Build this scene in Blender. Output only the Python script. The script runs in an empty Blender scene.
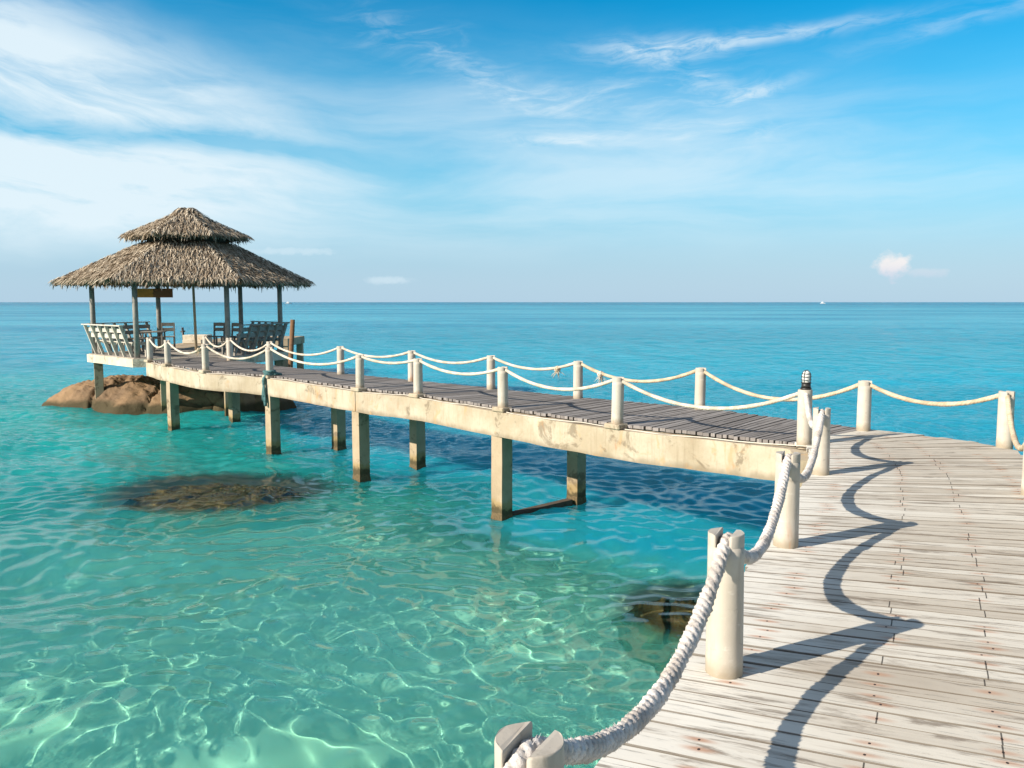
import bpy, bmesh, math, random
import numpy as np
from mathutils import Vector, Matrix

random.seed(7)
RNG = np.random.default_rng(7)
R = math.radians
scene = bpy.context.scene
COL = scene.collection

# ------------------------------------------------------------------ camera
EYE = 1.65                       # metres above the deck (deck top is z = 0)
WATER_Z = -1.78
cam_d = bpy.data.cameras.new('camera')
cam = bpy.data.objects.new('camera', cam_d)
COL.objects.link(cam)
cam_d.sensor_width = 36.0
cam_d.lens = 820.0 / 1024.0 * 36.0
cam_d.clip_start = 0.05
cam_d.clip_end = 60000.0
cam.location = (0, 0, EYE)
cam.rotation_euler = (R(90) - math.atan(82 / 820), 0, 0)
scene.camera = cam

# ------------------------------------------------------------------ render look
scene.render.engine = 'CYCLES'
scene.view_settings.view_transform = 'Standard'
scene.view_settings.look = 'None'
scene.view_settings.gamma = 1.0
scene.view_settings.use_curve_mapping = False
scene.view_settings.exposure = 0.72
cy = scene.cycles
cy.use_denoising = True
try:
    cy.denoiser = 'OPENIMAGEDENOISE'
    cy.denoising_input_passes = 'RGB_ALBEDO_NORMAL'
except Exception:
    pass
cy.max_bounces = 7
cy.diffuse_bounces = 3
cy.glossy_bounces = 3
cy.transmission_bounces = 5
cy.transparent_max_bounces = 6
cy.caustics_reflective = False
cy.caustics_refractive = True
cy.sample_clamp_indirect = 4.0
cy.blur_glossy = 0.3

# ------------------------------------------------------------------ sun
SUN_EL = R(27.3)
SHADOW_DIR = Vector((1.09, 0.565, 0)).normalized()      # the way shadows fall on the deck
sun_to = Vector((-SHADOW_DIR.x * math.cos(SUN_EL), -SHADOW_DIR.y * math.cos(SUN_EL), math.sin(SUN_EL)))
sun_d = bpy.data.lights.new('sun', 'SUN')
sun_d.energy = 4.6
sun_d.angle = R(0.53)
sun_d.color = (1.0, 0.91, 0.79)
sun_d.cycles.is_caustics_light = True
sun = bpy.data.objects.new('sun', sun_d)
COL.objects.link(sun)
sun.location = sun_to * 60
sun.rotation_euler = sun_to.to_track_quat('Z', 'Y').to_euler()


# ------------------------------------------------------------------ node helper
class NT:
    """Small wrapper: every method adds a node and returns an output socket."""
    def __init__(self, tree):
        self.t = tree
        tree.nodes.clear()

    def n(self, kind, **props):
        nd = self.t.nodes.new(kind)
        for k, v in props.items():
            setattr(nd, k, v)
        return nd

    def put(self, sock, v):
        if v is None:
            return
        if isinstance(v, bpy.types.NodeSocket):
            self.t.links.new(v, sock)
        else:
            if sock.type == 'RGBA' and isinstance(v, (tuple, list)) and len(v) == 3:
                v = (*v, 1.0)
            sock.default_value = v

    def m(self, op, a, b=None, c=None, clamp=False):
        nd = self.n('ShaderNodeMath', operation=op, use_clamp=clamp)
        self.put(nd.inputs[0], a)
        if b is not None:
            self.put(nd.inputs[1], b)
        if c is not None:
            self.put(nd.inputs[2], c)
        return nd.outputs[0]

    def add(self, a, b): return self.m('ADD', a, b)
    def sub(self, a, b): return self.m('SUBTRACT', a, b)
    def mul(self, a, b): return self.m('MULTIPLY', a, b)
    def div(self, a, b): return self.m('DIVIDE', a, b)

    def ramp(self, v, a, b, lo=0.0, hi=1.0, smooth=True):
        nd = self.n('ShaderNodeMapRange', interpolation_type='SMOOTHSTEP' if smooth else 'LINEAR')
        for i, x in zip((0, 1, 2, 3, 4), (v, a, b, lo, hi)):
            self.put(nd.inputs[i], x)
        return nd.outputs[0]

    def mix(self, f, a, b, blend='MIX'):
        nd = self.n('ShaderNodeMix', data_type='RGBA', blend_type=blend)
        self.put(nd.inputs[0], f)
        self.put(nd.inputs[6], a)
        self.put(nd.inputs[7], b)
        return nd.outputs[2]

    def noise(self, vec, scale, detail=3, rough=0.5, dist=0.0, dim='3D'):
        nd = self.n('ShaderNodeTexNoise', noise_dimensions=dim)
        self.put(nd.inputs['Vector'], vec)
        self.put(nd.inputs['Scale'], scale)
        self.put(nd.inputs['Detail'], detail)
        self.put(nd.inputs['Roughness'], rough)
        self.put(nd.inputs['Distortion'], dist)
        return nd.outputs['Fac']

    def xyz(self, v):
        nd = self.n('ShaderNodeSeparateXYZ')
        self.put(nd.inputs[0], v)
        return nd.outputs

    def comb(self, x=0.0, y=0.0, z=0.0):
        nd = self.n('ShaderNodeCombineXYZ')
        for i, v in enumerate((x, y, z)):
            self.put(nd.inputs[i], v)
        return nd.outputs[0]

    def scale(self, v, s):
        nd = self.n('ShaderNodeVectorMath', operation='MULTIPLY')
        self.put(nd.inputs[0], v)
        nd.inputs[1].default_value = s
        return nd.outputs[0]

    def pos(self):
        return self.n('ShaderNodeNewGeometry').outputs['Position']

    def obj(self):
        return self.n('ShaderNodeTexCoord').outputs['Object']

    def attr(self, name, out='Fac'):
        return self.n('ShaderNodeAttribute', attribute_name=name).outputs[out]

    def bump(self, h, strength, dist=0.01, normal=None):
        nd = self.n('ShaderNodeBump')
        self.put(nd.inputs['Strength'], strength)
        self.put(nd.inputs['Distance'], dist)
        self.put(nd.inputs['Height'], h)
        if normal is not None:
            self.put(nd.inputs['Normal'], normal)
        return nd.outputs[0]

    def gauss(self, x, y, cx, cy_, sx, sy, rot=0.0):
        """Smooth blob exp(-(dx/sx)^2-(dy/sy)^2) on two scalar sockets."""
        dx, dy = self.sub(x, cx), self.sub(y, cy_)
        if rot:
            c, s = math.cos(rot), math.sin(rot)
            dx, dy = (self.add(self.mul(dx, c), self.mul(dy, s)), self.sub(self.mul(dy, c), self.mul(dx, s)))
        a, b = self.m('POWER', self.m('ABSOLUTE', self.mul(dx, 1 / sx)), 2.0), self.m('POWER', self.m('ABSOLUTE', self.mul(dy, 1 / sy)), 2.0)
        return self.m('EXPONENT', self.mul(self.add(a, b), -1.0))


# ------------------------------------------------------------------ world: Nishita sky with cirrus
world = bpy.data.worlds.new('World')
scene.world = world
world.use_nodes = True
w = NT(world.node_tree)
sky = w.n('ShaderNodeTexSky', sky_type='NISHITA', sun_disc=False)
sky.sun_elevation = SUN_EL
sky.sun_rotation = math.atan2(sun_to.x, sun_to.y)
sky.altitude = 0.0
sky.air_density = 1.0
sky.dust_density = 0.4
sky.ozone_density = 3.0
gen = w.n('ShaderNodeTexCoord').outputs['Generated']
dx, dy, dz = w.xyz(gen)
az = w.m('ARCTAN2', dx, dy)
el = w.m('ARCSINE', dz)
A_ = w.mul(az, 57.2958)        # degrees right of the jetty's view
E_ = w.mul(el, 57.2958)        # degrees above the horizon
hs = w.n('ShaderNodeHueSaturation')
w.put(hs.inputs['Color'], sky.outputs[0])
hs.inputs['Hue'].default_value = 0.486
hs.inputs['Saturation'].default_value = 1.35
hs.inputs['Value'].default_value = 1.0
# clear air: deep azure high up, paler and milkier towards the sea
front = w.mul(w.ramp(E_, 50.0, 24.0), w.ramp(w.m('ABSOLUTE', A_), 90.0, 55.0))
deep = w.mul(w.ramp(E_, 3.0, 20.0), 1.0)
clear = w.mix(deep, w.mix(0.55, hs.outputs[0], (2.6, 6.6, 9.0)), w.mix(1.0, hs.outputs[0], (0.03, 1.27, 1.40), 'MULTIPLY'))
clear = w.mix(front, w.mix(0.18, sky.outputs[0], (7.0, 7.6, 8.0)), clear)
# cirrus, laid out by direction
warp = w.noise(w.comb(w.mul(A_, 0.05), w.mul(E_, 0.09), 0.0), 1.0, 3, 0.5)
Aw = w.add(A_, w.mul(w.sub(warp, 0.5), 7.0))
Ew = w.add(E_, w.mul(w.sub(w.noise(w.comb(w.mul(A_, 0.08), w.mul(E_, 0.12), 4.0), 1.0, 4, 0.55), 0.5), 2.6))
# streaks follow a slight tilt
st = w.add(Ew, w.mul(Aw, 0.16))
fib = w.noise(w.comb(w.mul(Aw, 0.10), w.mul(st, 0.42), 1.0), 1.0, 8, 0.62, 0.5)
fib2 = w.noise(w.comb(w.mul(Aw, 0.045), w.mul(Ew, 0.30), 9.0), 1.0, 6, 0.58, 0.4)
fine = w.noise(w.comb(w.mul(Aw, 0.35), w.mul(st, 1.3), 3.0), 1.0, 6, 0.65, 0.6)
# big veil on the left: upper rim falls to the right
rim = w.sub(19.5, w.mul(w.add(Aw, 32.0), 0.30))
top = w.mul(w.ramp(w.sub(rim, Ew), -1.2, 4.5), w.ramp(Ew, 1.5, 6.5))
leftness = w.mul(w.ramp(Aw, -3.0, -26.0), w.ramp(Aw, -100.0, -60.0))
veil = w.mul(w.mul(top, leftness), w.ramp(fib, 0.24, 0.62, 0.35, 1.0))
gap = w.mul(w.gauss(Aw, Ew, -24.0, 10.3, 13.0, 0.75, -0.05), 0.75)
veil = w.m('MAXIMUM', w.sub(veil, gap), 0.0)
band = w.mul(w.mul(w.ramp(Ew, 1.8, 5.5), w.ramp(Ew, 11.5, 7.0)), w.ramp(fib2, 0.30, 0.70, 0.05, 0.60))
band = w.mul(w.mul(band, w.ramp(Aw, 34.0, -16.0, 0.30, 0.85)), w.ramp(w.m('ABSOLUTE', Aw), 110.0, 60.0))
wn = w.sub(w.noise(w.comb(w.mul(A_, 0.12), w.mul(E_, 0.25), 7.0), 1.0, 4, 0.55), 0.5)
A2 = w.add(A_, w.mul(wn, 4.0))
E2 = w.add(E_, w.mul(wn, 2.2))
fine = w.noise(w.comb(w.mul(A2, 0.26), w.mul(w.sub(E2, w.mul(A2, 0.06)), 1.15), 3.0), 1.0, 7, 0.66, 0.7)
wisp = None
for (ca, ce, sa, se, rot, lo_, hi_, amp) in (
        (10.0, 16.3, 4.6, 0.75, 0.0, 0.32, 0.70, 0.62), (17.0, 16.7, 7.0, 0.42, 0.05, 0.28, 0.62, 0.55),
        (11.0, 15.0, 3.6, 0.9, -0.35, 0.36, 0.74, 0.40), (15.8, 13.3, 2.8, 0.42, 0.22, 0.28, 0.62, 0.60),
        (0.5, 14.0, 4.0, 0.9, -0.3, 0.36, 0.74, 0.45), (3.4, 10.9, 3.6, 0.45, 0.02, 0.30, 0.66, 0.50),
        (8.0, 13.6, 7.0, 1.1, 0.0, 0.40, 0.78, 0.35), (13.5, 11.0, 5.0, 1.1, 0.0, 0.36, 0.80, 0.38),
        (28.0, 16.2, 6.0, 0.6, 0.12, 0.30, 0.75, 0.28), (-6.0, 16.5, 5.0, 1.4, -0.3, 0.42, 0.8, 0.35)):
    g_ = w.mul(w.mul(w.gauss(A2, E2, ca, ce, sa, se, rot), w.ramp(fine, lo_, hi_)), amp)
    wisp = g_ if wisp is None else w.add(wisp, g_)
soft = w.mul(w.gauss(Aw, Ew, 6.0, 11.0, 24.0, 4.0, -0.10), w.ramp(fib2, 0.28, 0.70, 0.06, 0.58))
wisp = w.add(wisp, soft)
# low cumulus tops near the sea
puff_n = w.noise(w.comb(w.mul(A_, 1.0), w.mul(E_, 1.2), 2.0), 1.0, 5, 0.6)
puff = w.ramp(w.add(w.gauss(A_, E_, 24.7, 2.30, 1.1, 0.95), w.mul(w.sub(puff_n, 0.5), 1.3)), 0.36, 0.86)
puff = w.m('MAXIMUM', puff, w.mul(w.ramp(w.add(w.gauss(A_, E_, 26.6, 1.8, 1.6, 0.45), w.mul(w.sub(puff_n, 0.5), 1.2)), 0.45, 0.95), 0.35))
puff2 = w.mul(w.ramp(w.add(w.gauss(A_, E_, -15.0, 3.4, 4.5, 0.42), w.mul(w.sub(puff_n, 0.5), 1.2)), 0.38, 1.0), 0.45)
puff2 = w.m('MAXIMUM', puff2, w.mul(w.ramp(w.add(w.gauss(A_, E_, -31.0, 5.0, 4.0, 1.6), w.mul(w.sub(puff_n, 0.5), 1.5)), 0.5, 1.0), 0.35))
puff2 = w.m('MAXIMUM', puff2, w.mul(w.ramp(w.add(w.gauss(A_, E_, -8.5, 1.5, 2.2, 0.4), w.mul(w.sub(puff_n, 0.5), 1.2)), 0.45, 1.0), 0.4))
cover = w.m('MINIMUM', w.m('MAXIMUM', w.add(w.add(veil, w.mul(band, 0.8)), wisp), puff2), 0.93)
haze = w.mul(w.ramp(E_, 8.0, 0.0), 0.8)
c1 = w.mix(haze, clear, (4.15, 5.6, 6.9))
c2 = w.mix(cover, c1, (6.9, 8.0, 8.6))
c3 = w.mix(w.mul(puff, 0.78), c2, w.mix(w.ramp(E_, 1.3, 2.6), (6.4, 6.3, 7.4), (8.9, 8.1, 7.8)))
bg = w.n('ShaderNodeBackground')
w.put(bg.inputs[0], c3)
bg.inputs[1].default_value = 0.07
wo = w.n('ShaderNodeOutputWorld')
w.t.links.new(bg.outputs[0], wo.inputs[0])


# ------------------------------------------------------------------ object helpers
def link(o):
    COL.objects.link(o)
    return o


def mesh_obj(name, verts, faces, mat=None, parent=None, smooth=False):
    me = bpy.data.meshes.new(name)
    me.from_pydata([tuple(v) for v in verts], [], [tuple(f) for f in faces])
    me.update()
    o = bpy.data.objects.new(name, me)
    if mat:
        for m_ in (mat if isinstance(mat, (list, tuple)) else [mat]):
            me.materials.append(m_)
    if smooth:
        me.polygons.foreach_set('use_smooth', [True] * len(me.polygons))
    if parent:
        o.parent = parent
    return link(o)


def bm_obj(name, bm, mat=None, parent=None, smooth=False):
    me = bpy.data.meshes.new(name)
    bm.normal_update()
    bm.to_mesh(me)
    bm.free()
    o = bpy.data.objects.new(name, me)
    if mat:
        for m_ in (mat if isinstance(mat, (list, tuple)) else [mat]):
            me.materials.append(m_)
    if smooth:
        me.polygons.foreach_set('use_smooth', [True] * len(me.polygons))
    if parent:
        o.parent = parent
    return link(o)


def tag(o, label=None, cat=None, group=None, kind=None):
    if label: o['label'] = label
    if cat: o['category'] = cat
    if group: o['group'] = group
    if kind: o['kind'] = kind
    return o


def empty(name, loc=(0, 0, 0), rz=0.0, label=None, cat=None, group=None):
    o = bpy.data.objects.new(name, None)
    o.empty_display_size = 0.2
    o.location = loc
    o.rotation_euler = (0, 0, rz)
    link(o)
    return tag(o, label, cat, group)


def material(name):
    m_ = bpy.data.materials.new(name)
    m_.use_nodes = True
    return m_, NT(m_.node_tree)


def finish(nt, base, rough=0.8, normal=None, spec=0.3, metallic=0.0):
    p = nt.n('ShaderNodeBsdfPrincipled')
    nt.put(p.inputs['Base Color'], base)
    nt.put(p.inputs['Roughness'], rough)
    nt.put(p.inputs['Metallic'], metallic)
    p.inputs['Specular IOR Level'].default_value = spec
    if normal is not None:
        nt.put(p.inputs['Normal'], normal)
    o = nt.n('ShaderNodeOutputMaterial')
    nt.t.links.new(p.outputs[0], o.inputs[0])
    return p
# ------------------------------------------------------------------ sea
def wave_height(x, y, lam_min):
    """Sum of many small waves; lam_min is the shortest wave the local mesh can carry."""
    rng = np.random.default_rng(11)
    h = np.zeros_like(x)
    wx = x + 0.22 * np.sin(0.9 * y + 0.4 * x) + 0.15 * np.sin(1.7 * x - 0.8 * y)
    wy = y + 0.22 * np.sin(1.1 * x - 0.5 * y) + 0.15 * np.sin(1.9 * y + 0.6 * x)
    lams = np.concatenate([np.geomspace(0.27, 0.62, 40), np.geomspace(0.8, 6.0, 16)])
    for lam in lams:
        th = (rng.uniform(0, 6.283) if lam < 0.65 else rng.normal(1.75, 0.75))
        ph = rng.uniform(0, 6.283)
        k = 2 * math.pi / lam
        steep = 0.0175 if lam < 0.75 else 0.010
        a = steep / k * rng.uniform(0.6, 1.3)
        fade = np.clip((lam / lam_min - 1.0) / 1.0, 0, 1)
        h += fade * a * np.sin(k * (wx * math.cos(th) + wy * math.sin(th)) + ph)
    return h * (1.0 + 1.5 * np.clip((np.hypot(x, y) - 8.0) / 8.0, 0, 1))


def build_sea():
    r = [0.0]
    rr = 1.2
    rad = []
    while rr < 40000:
        rad.append(rr)
        step = max(0.034, 0.0032 * rr) if rr < 45 else 0.0040 * rr * (1 + ((rr - 45) / 120.0))
        rr += min(step, 0.25 * rr)
    rad = np.array(rad)
    ang = np.concatenate([np.linspace(-180, -52, 60, endpoint=False), np.linspace(-52, 48, 560, endpoint=False), np.linspace(48, 180, 60, endpoint=False)])
    ang = np.radians(ang)
    na, nr = len(ang), len(rad)
    RR, AA = np.meshgrid(rad, ang, indexing='ij')
    X, Y = RR * np.sin(AA), RR * np.cos(AA)
    dr = np.gradient(rad)
    dth = np.abs(np.gradient(ang))
    cell = np.maximum(dr[:, None], RR * np.minimum(dth[None, :], np.radians(3)))
    Z = wave_height(X, Y, 2.3 * cell)
    Z *= np.clip((600 - RR) / 400, 0, 1)
    co = np.stack([X, Y, Z + WATER_Z], -1).reshape(-1, 3)
    centre = np.array([[0, 0, WATER_Z]])
    co = np.concatenate([co, centre])
    ci = len(co) - 1
    i, j = np.meshgrid(np.arange(nr - 1), np.arange(na), indexing='ij')
    j2 = (j + 1) % na
    quads = np.stack([i * na + j, (i + 1) * na + j, (i + 1) * na + j2, i * na + j2], -1).reshape(-1, 4)
    tris = np.stack([np.full(na, ci), np.arange(na), (np.arange(na) + 1) % na], -1)
    me = bpy.data.meshes.new('water')
    nv, nq, nt_ = len(co), len(quads), len(tris)
    me.vertices.add(nv)
    me.vertices.foreach_set('co', co.ravel())
    me.loops.add(nq * 4 + nt_ * 3)
    me.loops.foreach_set('vertex_index', np.concatenate([quads.ravel(), tris.ravel()]))
    me.polygons.add(nq + nt_)
    me.polygons.foreach_set('loop_start', np.concatenate([np.arange(nq) * 4, nq * 4 + np.arange(nt_) * 3]))
    me.polygons.foreach_set('use_smooth', np.ones(nq + nt_, bool))
    me.update(calc_edges=True)
    me.validate()
    o = link(bpy.data.objects.new('water', me))
    n0 = me.polygons[0].normal
    if n0.z < 0:
        me.flip_normals()
    tag(o, kind='structure')
    o.cycles.is_caustics_caster = True
    return o


def water_material():
    m_, t = material('sea_water')
    p = t.pos()
    x, y, z = t.xyz(p)
    d = t.m('SQRT', t.add(t.mul(x, x), t.mul(y, y)))
    # ripples too fine for the mesh, growing with distance
    n1 = t.noise(t.scale(p, (2.0, 4.5, 1.0)), 1.0, 5, 0.6, 0.3)
    n2 = t.noise(t.scale(p, (0.35, 1.0, 1.0)), 1.0, 5, 0.6)
    n3 = t.noise(t.scale(p, (0.05, 0.16, 1.0)), 1.0, 5, 0.6)
    n4 = t.noise(t.scale(p, (0.011, 0.036, 1.0)), 1.0, 5, 0.6)
    farb = t.add(t.mul(n1, t.ramp(d, 10, 28, 0.03, 0.13)), t.add(t.mul(n2, t.ramp(d, 15, 60, 0.04, 0.36)), t.add(t.mul(n3, t.ramp(d, 30, 150, 0.0, 2.2)), t.mul(n4, t.ramp(d, 150, 500, 0.0, 7.0)))))
    nb = t.bump(farb, t.ramp(d, 9.0, 26.0, 0.0, 0.9), 1.0)
    fr = t.n('ShaderNodeFresnel')
    fr.inputs['IOR'].default_value = 1.333
    t.put(fr.inputs['Normal'], nb)
    f = t.mul(fr.outputs[0], t.ramp(d, 30, 600, 0.97, 0.90))
    # colour of the water body: green-turquoise over sand, blue over the deep channel, cyan far out
    pn = t.noise(t.scale(p, (0.16, 0.24, 1)), 1.0, 4, 0.6)
    green = (0.15, 0.90, 0.70)
    teal = (0.018, 0.38, 0.35)
    blue = (0.013, 0.33, 0.42)
    cyan = (0.045, 0.32, 0.42)
    deepsea = (0.022, 0.23, 0.36)
    ch = t.gauss(x, y, 3.0, 12.5, 6.0, 3.4, 2.4)
    ch = t.m('MAXIMUM', ch, t.gauss(x, y, -2.0, 19.0, 9.0, 3.2, 2.5))
    ch = t.m('MAXIMUM', ch, t.mul(t.gauss(x, y, 5.5, 16.0, 7.0, 6.0), 0.7))
    ch = t.ramp(t.add(ch, t.mul(t.sub(pn, 0.5), 0.9)), 0.25, 0.85)
    c = t.mix(t.ramp(t.add(d, t.mul(t.sub(pn, 0.5), 14.0)), 7.0, 17.0), green, teal)
    c = t.mix(ch, c, blue)
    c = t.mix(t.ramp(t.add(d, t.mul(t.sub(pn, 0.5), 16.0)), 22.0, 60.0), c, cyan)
    c = t.mix(t.mul(t.ramp(n3, 0.40, 0.66), t.ramp(d, 40, 150, 0.0, 0.55)), c, (0.012, 0.20, 0.32))
    # open-sea side of the jetty is bluer; far out it pales before the dark line of the horizon
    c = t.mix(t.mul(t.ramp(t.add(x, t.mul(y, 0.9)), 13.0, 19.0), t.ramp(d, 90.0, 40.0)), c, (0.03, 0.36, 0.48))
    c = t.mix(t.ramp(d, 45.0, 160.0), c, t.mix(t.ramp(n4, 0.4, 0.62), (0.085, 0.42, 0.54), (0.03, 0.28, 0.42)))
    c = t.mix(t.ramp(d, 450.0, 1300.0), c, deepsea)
    k = t.ramp(d, 8.0, 24.0, 0.16, 0.84)
    k = t.m('MAXIMUM', k, t.mul(ch, 0.85))
    k = t.m('MAXIMUM', k, t.ramp(d, 24, 40))
    shoal = t.m('MAXIMUM', t.gauss(x, y, -5.35, 14.8, 2.15, 1.65), t.gauss(x, y, 2.05, 8.95, 0.9, 1.0))
    shoal = t.ramp(t.add(shoal, t.mul(t.sub(n1, 0.5), 0.3)), 0.22, 0.58)
    k = t.mul(k, t.sub(1.0, t.mul(shoal, 0.96)))
    body = t.n('ShaderNodeSubsurfaceScattering', falloff='BURLEY')
    t.put(body.inputs['Color'], c)
    body.inputs['Scale'].default_value = 1.5
    body.inputs['Radius'].default_value = (0.35, 0.9, 0.9)
    refr = t.n('ShaderNodeBsdfRefraction')
    t.put(refr.inputs['Color'], t.mix(shoal, (0.66, 1.0, 0.91), (0.97, 1.0, 0.93)))
    refr.inputs['Roughness'].default_value = 0.0
    refr.inputs['IOR'].default_value = 1.333
    gl = t.n('ShaderNodeBsdfGlossy')
    t.put(gl.inputs['Roughness'], t.ramp(d, 8, 300, 0.01, 0.07))
    t.put(gl.inputs['Normal'], nb)
    s1, s2 = t.n('ShaderNodeMixShader'), t.n('ShaderNodeMixShader')
    t.put(s1.inputs[0], k)
    t.t.links.new(refr.outputs[0], s1.inputs[1])
    t.t.links.new(body.outputs[0], s1.inputs[2])
    t.put(s2.inputs[0], f)
    t.t.links.new(s1.outputs[0], s2.inputs[1])
    t.t.links.new(gl.outputs[0], s2.inputs[2])
    o = t.n('ShaderNodeOutputMaterial')
    t.t.links.new(s2.outputs[0], o.inputs[0])
    return m_


water = build_sea()
water.data.materials.append(water_material())


def build_seabed():
    n = 160
    xs = np.linspace(-34, 34, n)
    ys = np.linspace(-14, 54, n)
    X, Y = np.meshgrid(xs, ys)
    D = np.hypot(X, Y)
    Z = -2.72 - np.clip((D - 8) / 20, 0, 1.6) * 1.6 + 0.10 * np.sin(X * 0.9 + 0.6 * Y) * np.sin(0.7 * Y - 0.3 * X)
    verts = np.stack([X, Y, Z], -1).reshape(-1, 3)
    faces = [(a * n + b, a * n + b + 1, (a + 1) * n + b + 1, (a + 1) * n + b) for a in range(n - 1) for b in range(n - 1)]
    # deep floor out to the horizon
    base = len(verts)
    big = 45000.0
    verts = np.concatenate([verts, [(-big, -big, -9), (big, -big, -9), (big, big, -9), (-big, big, -9)]])
    faces.append((base, base + 1, base + 2, base + 3))
    m_, t = material('sea_sand')
    p = t.pos()
    a = t.noise(p, 0.55, 5, 0.6)
    b = t.noise(p, 6.0, 4, 0.6)
    c = t.mix(t.ramp(a, 0.45, 0.68), (0.95, 0.93, 0.79), (0.78, 0.76, 0.60))
    c = t.mix(t.mul(t.ramp(b, 0.5, 0.75), 0.35), c, (0.40, 0.38, 0.26))
    finish(t, c, 0.95, t.bump(b, 0.4, 0.03), 0.1)
    o = mesh_obj('seabed', verts, faces, m_, smooth=True)
    tag(o, kind='structure')
    o.cycles.is_caustics_receiver = True
    return o


seabed = build_seabed()
# ------------------------------------------------------------------ materials
def grain_uv(t):
    nd = t.n('ShaderNodeUVMap', uv_map='grain')
    return nd.outputs[0]


def board_material(name, pale, mid, dark, streak_dark, rust=True):
    m_, t = material(name)
    uv = grain_uv(t)
    u, v, _ = t.xyz(uv)
    tone = t.attr('tone')
    bid = t.attr('bid')
    off = t.mul(bid, 57.0)
    g1 = t.noise(t.comb(t.add(t.mul(u, 1.1), off), t.add(t.mul(v, 26.0), off), 0), 1.0, 6, 0.62, 0.3)
    g2 = t.noise(t.comb(t.add(t.mul(u, 2.6), off), t.add(t.mul(v, 70.0), off), 0), 1.0, 5, 0.68)
    blot = t.noise(t.comb(t.add(t.mul(u, 1.7), off), t.add(t.mul(v, 15.0), off), 0), 1.0, 6, 0.68, 0.4)
    big = t.noise(t.pos(), 0.9, 4, 0.6)
    c = t.mix(t.ramp(t.add(t.mul(tone, 0.62), t.mul(g1, 0.38)), 0.26, 0.80), mid, pale)
    if rust:
        c = t.mix(t.mul(t.ramp(t.add(u, t.mul(big, 0.9)), 1.5, 0.35), 0.75), c, (0.77, 0.745, 0.675))
    c = t.mix(t.mul(t.ramp(g1, 0.50, 0.74), 0.46), c, dark)
    c = t.mix(t.mul(t.ramp(blot, 0.525, 0.66), 0.75), c, streak_dark)
    c = t.mix(t.mul(t.ramp(big, 0.50, 0.78), 0.42), c, dark)
    crack = t.ramp(g2, 0.575, 0.68)
    c = t.mix(t.mul(crack, 0.58), c, (0.08, 0.065, 0.05))
    if rust:
        # nail rows, each with a little rust bleeding along the grain
        for pos_, seed, slot in ((0.30, 1.3, 0), (0.86, 2.7, 1), (1.30, 4.1, 1), (1.85, 5.9, 0)):
            jit = t.mul(t.sub(t.m('FRACT', t.mul(bid, 91.7 * seed)), 0.5), 0.05)
            du = t.m('ABSOLUTE', t.sub(t.sub(u, pos_), jit))
            on = t.m('GREATER_THAN', t.m('FRACT', t.mul(bid, 37.3 * seed)), 0.42)
            dv = t.m('ABSOLUTE', t.sub(v, t.add(0.35 * 0.11, t.mul(t.m('FRACT', t.mul(bid, 13.1 * seed)), 0.04))))
            dist = t.m('SQRT', t.add(t.mul(t.mul(du, du), 0.045), t.mul(dv, dv)))
            rs = t.mul(t.mul(t.ramp(dist, 0.020, 0.002), on), 0.62 if not slot else 0.45)
            c = t.mix(rs, c, (0.42, 0.15, 0.05))
            nail = t.mul(t.m('LESS_THAN', t.m('SQRT', t.add(t.mul(du, du), t.mul(dv, dv))), 0.0055), on)
            c = t.mix(nail, c, (0.05, 0.035, 0.03))
            if slot:
                s_ = t.mul(t.m('LESS_THAN', du, 0.0032), t.m('GREATER_THAN', t.m('FRACT', t.mul(bid, 61.9 * seed)), 0.52))
                c = t.mix(t.mul(s_, 0.85), c, (0.03, 0.025, 0.02))
    c = t.mix(t.mul(t.attr('edge'), 0.8), c, (0.10, 0.08, 0.06))
    h = t.add(t.mul(g1, 0.5), t.add(t.mul(g2, 0.35), t.mul(crack, -0.6)))
    finish(t, c, 0.88, t.bump(h, 0.55, 0.004), 0.2)
    return m_


M_BLEACHED = board_material('bleached_boards', (0.65, 0.605, 0.515), (0.51, 0.455, 0.37), (0.30, 0.24, 0.18), (0.17, 0.13, 0.095))
M_GREYBOARD = board_material('grey_boards', (0.31, 0.285, 0.265), (0.21, 0.19, 0.175), (0.12, 0.105, 0.10), (0.085, 0.075, 0.07), rust=False)


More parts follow.
